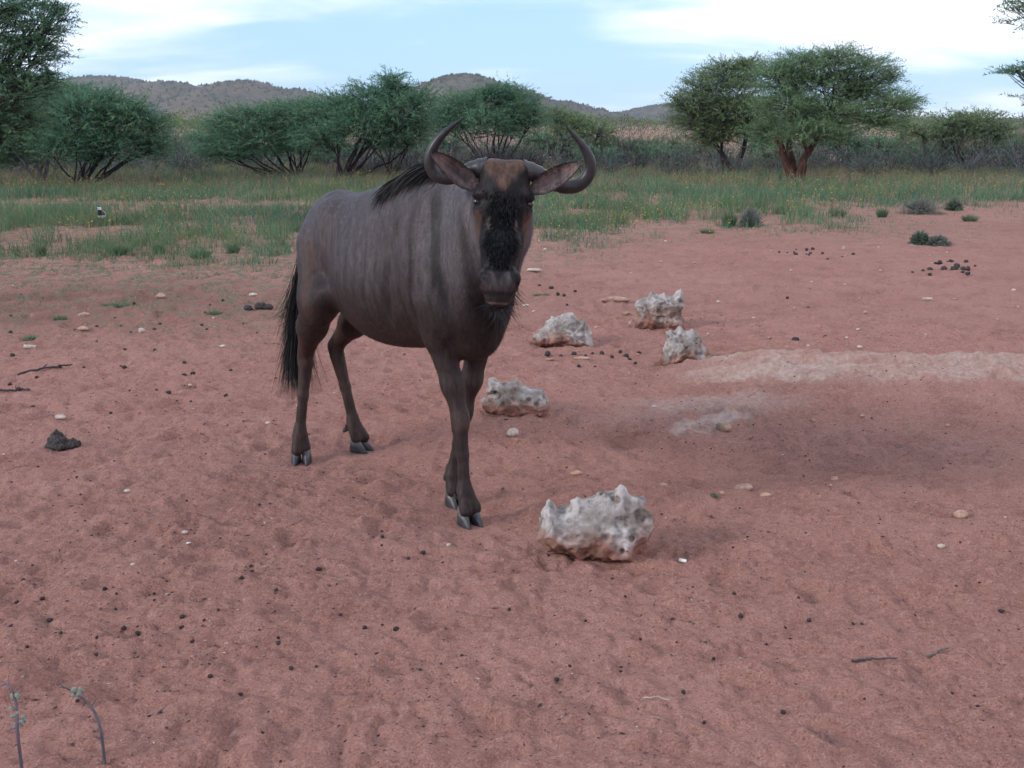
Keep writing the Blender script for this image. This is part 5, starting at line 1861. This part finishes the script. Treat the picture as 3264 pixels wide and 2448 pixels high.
def dry_thicket():
    n, m, k = 560, 34, 4
    y = RNG.uniform(29, 46, n)
    x = RNG.uniform(-0.72, 0.72, n) * y
    h = RNG.uniform(0.5, 1.15, n) * (1 + 0.25 * noise2(x * 0.3, y * 0.3, 3))
    b = np.stack([x, y, 0 * x], -1)[:, None] + RNG.normal(0, 0.10, (n, m, 3)) * np.array([1, 1, 0])
    d = nrm(RNG.normal(0, 0.60, (n, m, 3)) * np.array([1, 1, 0.2]) + np.array([0, 0, 1.0]))
    L = (h[:, None] * RNG.uniform(0.5, 1.2, (n, m)))
    t = np.linspace(0, 1, k)
    bend = RNG.normal(0, 0.22, (n, m, 3))
    P = b[:, :, None] + d[:, :, None] * (L[..., None] * t)[..., None] + bend[:, :, None] * (t ** 2)[None, None, :, None] * L[..., None, None]
    P[..., 2] = np.maximum(P[..., 2], 0.0)
    V, F = ribbons(P.reshape(-1, k, 3), 0.013 * (1 - 0.75 * t))
    c = np.array([0.115, 0.105, 0.112]) * RNG.uniform(0.6, 1.5, (n, 1, 1)) * RNG.uniform(0.75, 1.25, (n, m, 1))
    link('dry_thicket', mesh('dry_thicket', V, F, np.repeat(c.reshape(-1, 3), 2 * k, 0), False, M_bark), label='purplish grey leafless brush filling the space behind the trees', cat='brush', kind='stuff')
    # a few grey leaves among it
    nl = 52000
    i, j = RNG.integers(0, n, nl), RNG.integers(0, m, nl)
    q = RNG.uniform(0.3, 1.0, nl)
    p = b[i, j] + d[i, j] * (L[i, j] * q)[:, None] + bend[i, j] * (q ** 2 * L[i, j])[:, None]
    d1 = nrm(RNG.normal(size=(nl, 3)))
    d2 = nrm(np.cross(d1, RNG.normal(size=(nl, 3))))
    s = RNG.uniform(0.025, 0.060, (nl, 1))
    V = np.stack([p - d2 * s * 0.5, p + d2 * s * 0.5, p + d1 * s * 1.6], 1).reshape(-1, 3)
    gl = np.where((noise2(x * 0.25, y * 0.3, 13) > 0.05)[i][:, None], np.array([0.095, 0.155, 0.105]), np.array([0.125, 0.135, 0.115]))
    link('thicket_leaves', mesh('thicket_leaves', V, np.arange(nl * 3).reshape(-1, 3), np.repeat(gl * RNG.uniform(0.7, 1.3, (nl, 1)), 3, 0), False, M_leaf), label='thin grey-green leaves on the brush behind the trees', cat='leaves', kind='stuff')


dry_thicket()


# ------------------------------------------------------------------ grass and flowers
def blades(B, H, lean, W, col, rng, k=3):
    n = len(B)
    az = rng.uniform(0, 2 * np.pi, n)
    d = np.stack([np.cos(az), np.sin(az), 0 * az], -1)
    t = np.linspace(0, 1, k)
    P = B[:, None] + np.array([0, 0, 1.0]) * (H[:, None] * t)[..., None] + d[:, None] * (H[:, None] * lean[:, None] * t ** 1.7)[..., None]
    V, F = ribbons(P, W[:, None] * (1 - 0.9 * t ** 1.5)[None])
    return V, F, np.repeat(col, 2 * k, 0)


def meadow():
    rng = np.random.default_rng(77)
    N = 480000
    # even over the picture's depth: more candidates close by
    y = 8.0 * (38 / 8.0) ** rng.random(N)
    x = rng.uniform(-0.62, 0.62, N) * y
    edge = 11.6 + 1.6 * fbm2(x * 0.35, y * 0.35, 12) + np.where(x > 0, 1.6, -1.2) * sstep(np.abs(x), 0.5, 3.0)
    path = sstep(x - 0.10 * (y - 14), 4.2, 6.0) * (1 - sstep(y, 17.5, 21))
    track = np.exp(-(((y - 20.5 - 0.12 * x - 0.5 * np.sin(x * 0.5)) / 0.8) ** 2)) * (1 - sstep(x, -3, 0.5))
    patch = fbm2(x * 0.9, y * 0.55, 41, 4)
    clump = noise2(x * 4.2, y * 4.2, 17)
    dens = sstep(y - edge, -0.5, 3.5) * (1 - 0.92 * path) * (1 - 0.85 * track)
    pr = dens * sstep(patch * 1.15 + clump * 0.62 + 0.25 * sstep(y, 15, 20), -0.32, 0.36)
    weedy = 0.34 * sstep(y, 6.8, 9.8) * (1 - dens) * sstep(-x, -0.5, 1.0) * sstep(clump, 0.10, 0.5)
    ok = rng.random(N) < pr * 0.72 + weedy
    x, y, dens, clump, patch = x[ok], y[ok], dens[ok], clump[ok], patch[ok]
    n = len(x)
    z = ground_z(x, y, False) - 0.01
    far = sstep(y, 19, 27)
    H = (0.04 + 0.17 * dens) * rng.uniform(0.40, 1.15, n) * (0.75 + 0.5 * np.clip(clump + 0.3, 0, 1)) * (1 + 0.35 * far)
    W = 0.0027 * (0.6 + y / 14)
    lean = np.abs(rng.normal(0.25, 0.45, n))
    dry = rng.random(n) < 0.22 + 0.45 * sstep(y, 21, 28) * sstep(noise2(x * 0.6, y * 0.6, 8), -0.3, 0.3)
    g = np.array([0.080, 0.192, 0.112])
    g2 = np.array([0.102, 0.195, 0.094])
    dr = np.array([0.29, 0.215, 0.135])
    c = np.where((noise2(x * 0.7, y * 0.5, 29) > 0.1)[:, None], g2, g)
    c = np.where(dry[:, None], dr, c) * rng.uniform(0.7, 1.3, (n, 1))
    V, F, C = blades(np.stack([x, y, z], -1), H, lean, W, c, rng)
    link('meadow_grass', mesh('meadow_grass', V, F, C, False, M_grass), label='patchy green and straw-coloured grass between bare sand and trees', cat='grass', kind='stuff')
    # tall straw in front of the thicket
    n = 15000
    y = rng.uniform(23.5, 33, n)
    x = rng.uniform(-0.66, 0.66, n) * y
    ok = noise2(x * 0.5, y * 0.5, 51) + rng.uniform(-0.5, 0.5, n) > -0.1
    x, y = x[ok], y[ok]
    n = len(x)
    V, F, C = blades(np.stack([x, y, ground_z(x, y, False)], -1), rng.uniform(0.18, 0.46, n), np.abs(rng.normal(0.25, 0.35, n)), np.full(n, 0.0050), np.array([0.235, 0.175, 0.140]) * rng.uniform(0.55, 1.25, (n, 1)), rng)
    link('dry_grass', mesh('dry_grass', V, F, C, False, M_grass), label='tall straw-coloured dry grass along the foot of the bushes', cat='grass', kind='stuff')
    # yellow flowers
    n = 6500
    y = 12.5 * (30 / 12.5) ** rng.random(n)
    x = rng.uniform(-0.6, 0.6, n) * y
    p = sstep(fbm2(x * 0.5, y * 0.4, 63, 3) + 0.5 * sstep(y, 18, 24), 0.05, 0.40)
    path = sstep(x - 0.10 * (y - 14), 4.2, 6.0) * (1 - sstep(y, 17.5, 21))
    ok = rng.random(n) < p * (1 - path)
    x, y = x[ok], y[ok]
    n = len(x)
    h = rng.uniform(0.14, 0.36, n)
    c0 = np.stack([x, y, ground_z(x, y, False) + h], -1)
    r = rng.uniform(0.006, 0.012, n)[:, None] * (0.8 + y / 40)[:, None]
    up = nrm(rng.normal(0, 0.5, (n, 3)) + np.array([0, -0.5, 0.8]))
    a = nrm(np.cross(up, rng.normal(size=(n, 3))))
    b = np.cross(up, a)
    ring = [c0 + (a * math.cos(q) + b * math.sin(q)) * r * (1.0 if i % 2 == 0 else 0.55) for i, q in enumerate(np.linspace(0, 2 * np.pi, 10, endpoint=False))]
    V = np.stack([c0 - up * r * 0.3] + ring, 1).reshape(-1, 3)
    f = np.array([[0, 1 + i, 1 + (i + 1) % 10] for i in range(10)])
    F = (f[None] + (np.arange(n) * 11)[:, None, None]).reshape(-1, 3)
    C = np.repeat(np.array([0.50, 0.38, 0.05]) * rng.uniform(0.7, 1.15, (n, 1)), 11, 0)
    link('meadow_flowers', mesh('meadow_flowers', V, F, C, False, M_flower), label='small yellow flowers dotted through the grass', cat='flowers', kind='stuff')


meadow()


def tuft(px, py, wpx, hpx, kind, label, seed, cat='grass'):
    rng = np.random.default_rng(seed)
    b = on_ground(px, py)
    m = mpp(b[1] * CT + 0.3)
    W, H = wpx * m / 2, hpx * m
    root_z = gz(b[0], b[1]) - 0.01
    if kind in ('green', 'low', 'dark'):
        n = 420 if kind != 'low' else 260
        an = rng.uniform(0, 6.283, n)
        rr = W * 0.55 * np.sqrt(rng.random(n))
        B = np.stack([rr * np.cos(an), rr * np.sin(an), 0 * an], -1)
        out = np.stack([np.cos(an), np.sin(an), 0 * an], -1)
        L = H * rng.uniform(0.55, 1.1, n)
        t = np.linspace(0, 1, 4)
        lean = (rr / (W * 0.55)) * rng.uniform(0.3, 1.0, n) * 0.8 * W / max(H, 1e-3)
        L = L * (1 - 0.45 * (rr / (W * 0.55)) ** 2)
        P = B[:, None] + np.array([0, 0, 1.0]) * (L[:, None] * t)[..., None] + out[:, None] * (L * lean * 1.5)[:, None, None] * (t ** 1.5)[None, :, None]
        V, F = ribbons(P, 0.0042 * (1 - 0.85 * t))
        base = {'green': (0.105, 0.215, 0.110), 'low': (0.110, 0.200, 0.110), 'dark': (0.112, 0.195, 0.118)}[kind]
        c = np.array(base) * rng.uniform(0.65, 1.35, (n, 1))
        c = np.where(rng.random((n, 1)) < 0.25, np.array([0.26, 0.21, 0.15]), c)
        return link('grass_tuft', mesh('grass_tuft', V, F, np.repeat(c, 8, 0), False, M_grass), loc=(b[0], b[1], root_z), label=label, cat=cat)
    # small grey-leaved shrub
    o = link('small_shrub', None, loc=(b[0], b[1], root_z), label=label, cat='shrub')
    n = 240
    u = nrm(rng.normal(size=(n, 3)) + np.array([0, 0, 0.9]))
    u[:, 2] = np.abs(u[:, 2])
    L = rng.uniform(0.5, 1.0, n)
    e = u * np.array([W, W * 0.8, H]) * L[:, None]
    t = np.linspace(0, 1, 5)
    P = e[:, None] * t[None, :, None] + rng.normal(0, 0.05 * H, (n, 1, 3)) * np.sin(np.pi * t)[None, :, None]
    P[..., 2] = np.abs(P[..., 2])
    V, F = ribbons(P, 0.004 * (1 - 0.7 * t))
    link('stems', mesh('stems', V, F, np.tile(np.array([0.17, 0.155, 0.15]), (len(V), 1)), False, M_bark), o)
    d = nrm(e + rng.normal(0, 0.1 * H, e.shape))
    V, B = leaf_sprays(e * 0.45, d, np.linalg.norm(e, axis=1) * 0.6, 12, 0.032, 0.011, rng)
    base = {'grey': (0.19, 0.205, 0.175), 'greygreen': (0.115, 0.170, 0.120)}[kind]
    c = np.repeat(np.array(base) * rng.uniform(0.7, 1.3, (len(V) // 3, 1)), 3, 0)
    link('leaves', mesh('leaves', V, np.arange(len(V)).reshape(-1, 3), c, False, M_leaf), o)
    return o


TUFTS = [
    (258, 554, 52, 34, 'green', 'largest round green grass tuft at the edge of the bare soil'),
    (346, 548, 38, 28, 'green', 'upright green grass tuft right of the largest tuft'),
    (432, 562, 66, 24, 'green', 'broad low green grass tuft between upright ones'),
    (505, 550, 34, 28, 'green', 'narrow green tuft next to the wildebeest hindquarters'),
    (90, 555, 30, 30, 'low', 'sparse pale green tuft left of the largest round tuft'),
    (300, 532, 28, 16, 'low', 'tiny green tuft between two round tufts'),
    (68, 730, 46, 14, 'low', 'flat light green weed patch above a white stone'),
    (130, 690, 34, 14, 'low', 'flat pale weed patch beside pinkish stones'),
    (463, 680, 40, 12, 'low', 'flat green weed patch left of black dung lumps'),
    (250, 664, 70, 10, 'low', 'long thin weed patch on the darker earth'),
    (1575, 488, 46, 44, 'green', 'green half of the paired shrubs at the edge of the sand'),
    (1620, 490, 62, 50, 'grey', 'greyish bushy shrub paired with a green tuft'),
    (1528, 505, 40, 14, 'low', 'low green weed beside the paired shrubs'),
    (1810, 468, 48, 26, 'dark', 'dome-shaped green tuft below the grey shrub'),
    (1905, 470, 34, 24, 'dark', 'smaller green tuft next to the wide grey shrub'),
    (1985, 462, 120, 42, 'grey', 'wide silvery grey shrub at the edge of the meadow'),
    (2060, 455, 50, 30, 'greygreen', 'grey-green shrub adjoining the wide silvery shrub'),
    (2094, 478, 42, 18, 'dark', 'isolated dark green tuft on the sandy path'),
    (1985, 528, 50, 34, 'greygreen', 'low ragged shrub on bare sand below the meadow'),
    (2025, 530, 60, 26, 'grey', 'wispy grey shrub on bare sand beside a ragged one'),
    (1690, 462, 60, 22, 'dark', 'row-end green tuft right of the paired shrubs'),
    (1630, 450, 50, 22, 'dark', 'green tuft behind the paired grey shrub'),
    (1540, 1062, 26, 10, 'low', 'tiny green sprout in the sand of the hollow'),
    (1170, 640, 40, 5, 'low', 'faint green film of sprouts on sand behind the muzzle'),
    (2060, 372, 70, 24, 'grey', 'pale grey shrub under the rounded olive bush'),
]
for i, (px, py, w, h, k, lb) in enumerate(TUFTS):
    tuft(px, py, w, h, k, lb, 900 + i)

# ------------------------------------------------------------------ the bird
def lapwing():
    b = on_ground(221, 485)
    root = link('lapwing', None, loc=(b[0], b[1], gz(b[0], b[1])), label='small black and white bird standing in the grass', cat='bird')
    f = Field((-0.13, -0.13, 0.0), (0.13, 0.16, 0.32), 0.005)
    f.ell((0, 0.015, 0.135), (0.052, 0.095, 0.058), 0.02)
    f.cone((0, -0.045, 0.16), (0, -0.055, 0.225), 0.034, 0.024, 0.02)
    f.ell((0, -0.062, 0.245), (0.025, 0.030, 0.026), 0.015)
    f.cone((0, 0.09, 0.145), (0, 0.14, 0.135), 0.025, 0.010, 0.03)
    V, Q = f.surface()
    V = relax(V, Q, 2)
    z, y = V[:, 2], V[:, 1]
    c = np.tile(np.array([0.30, 0.28, 0.30]), (len(V), 1))
    c[(y < 0.06) & (z < 0.128)] = (0.72, 0.70, 0.74)
    c[(y < 0.02) & (z >= 0.128) & (z < 0.215)] = (0.012, 0.010, 0.014)
    c[(y < 0.02) & (z >= 0.215) & (z < 0.256)] = (0.80, 0.80, 0.84)
    c[(z >= 0.256)] = (0.014, 0.012, 0.016)
    link('body', mesh('body', V, Q, c, True, M_coatfur), root)
    Vb, Fb = tubes([(np.array([[0, -0.085, 0.243], [0, -0.105, 0.240], [0, -0.122, 0.236]]), np.array([0.006, 0.004, 0.001]))], 8)
    link('beak', mesh('beak', Vb, Fb, np.tile(np.array([0.02, 0.02, 0.022]), (len(Vb), 1)), True, M_horn), root)
    for s in (-1, 1):
        Vl, Fl = tubes([(np.array([[s * 0.018, 0.01, 0.10], [s * 0.018, 0.018, 0.055], [s * 0.018, 0.005, 0.004], [s * 0.018, -0.02, 0.003]]), np.array([0.006, 0.004, 0.0035, 0.003]))], 7)
        link('leg', mesh('leg', Vl, Fl, np.tile(np.array([0.02, 0.018, 0.02]), (len(Vl), 1)), True, M_horn), root)


lapwing()


# ------------------------------------------------------------------ the evening air between here and the hills
def build_haze():
    lo, hi = np.array([-3000.0, -400.0, -14.0]), np.array([3000.0, 2800.0, 92.0])
    V = np.array([[x, y, z] for x in (lo[0], hi[0]) for y in (lo[1], hi[1]) for z in (lo[2], hi[2])])
    F = np.array([[0, 1, 3, 2], [4, 6, 7, 5], [0, 4, 5, 1], [2, 3, 7, 6], [0, 2, 6, 4], [1, 5, 7, 3]])
    m = bpy.data.materials.new('haze_air')
    m.use_nodes = True
    nt = m.node_tree
    nt.nodes.clear()
    v = nt.nodes.new('ShaderNodeVolumePrincipled')
    v.inputs['Color'].default_value = (0.80, 0.86, 1.0, 1)
    v.inputs['Density'].default_value = HAZE
    v.inputs['Anisotropy'].default_value = 0.0
    out = nt.nodes.new('ShaderNodeOutputMaterial')
    nt.links.new(v.outputs[0], out.inputs['Volume'])
    link('haze', mesh('haze', V, F, None, False, m), label='thin blue evening haze over the whole plain', cat='haze', kind='stuff')


HAZE = 0.00015
build_haze()
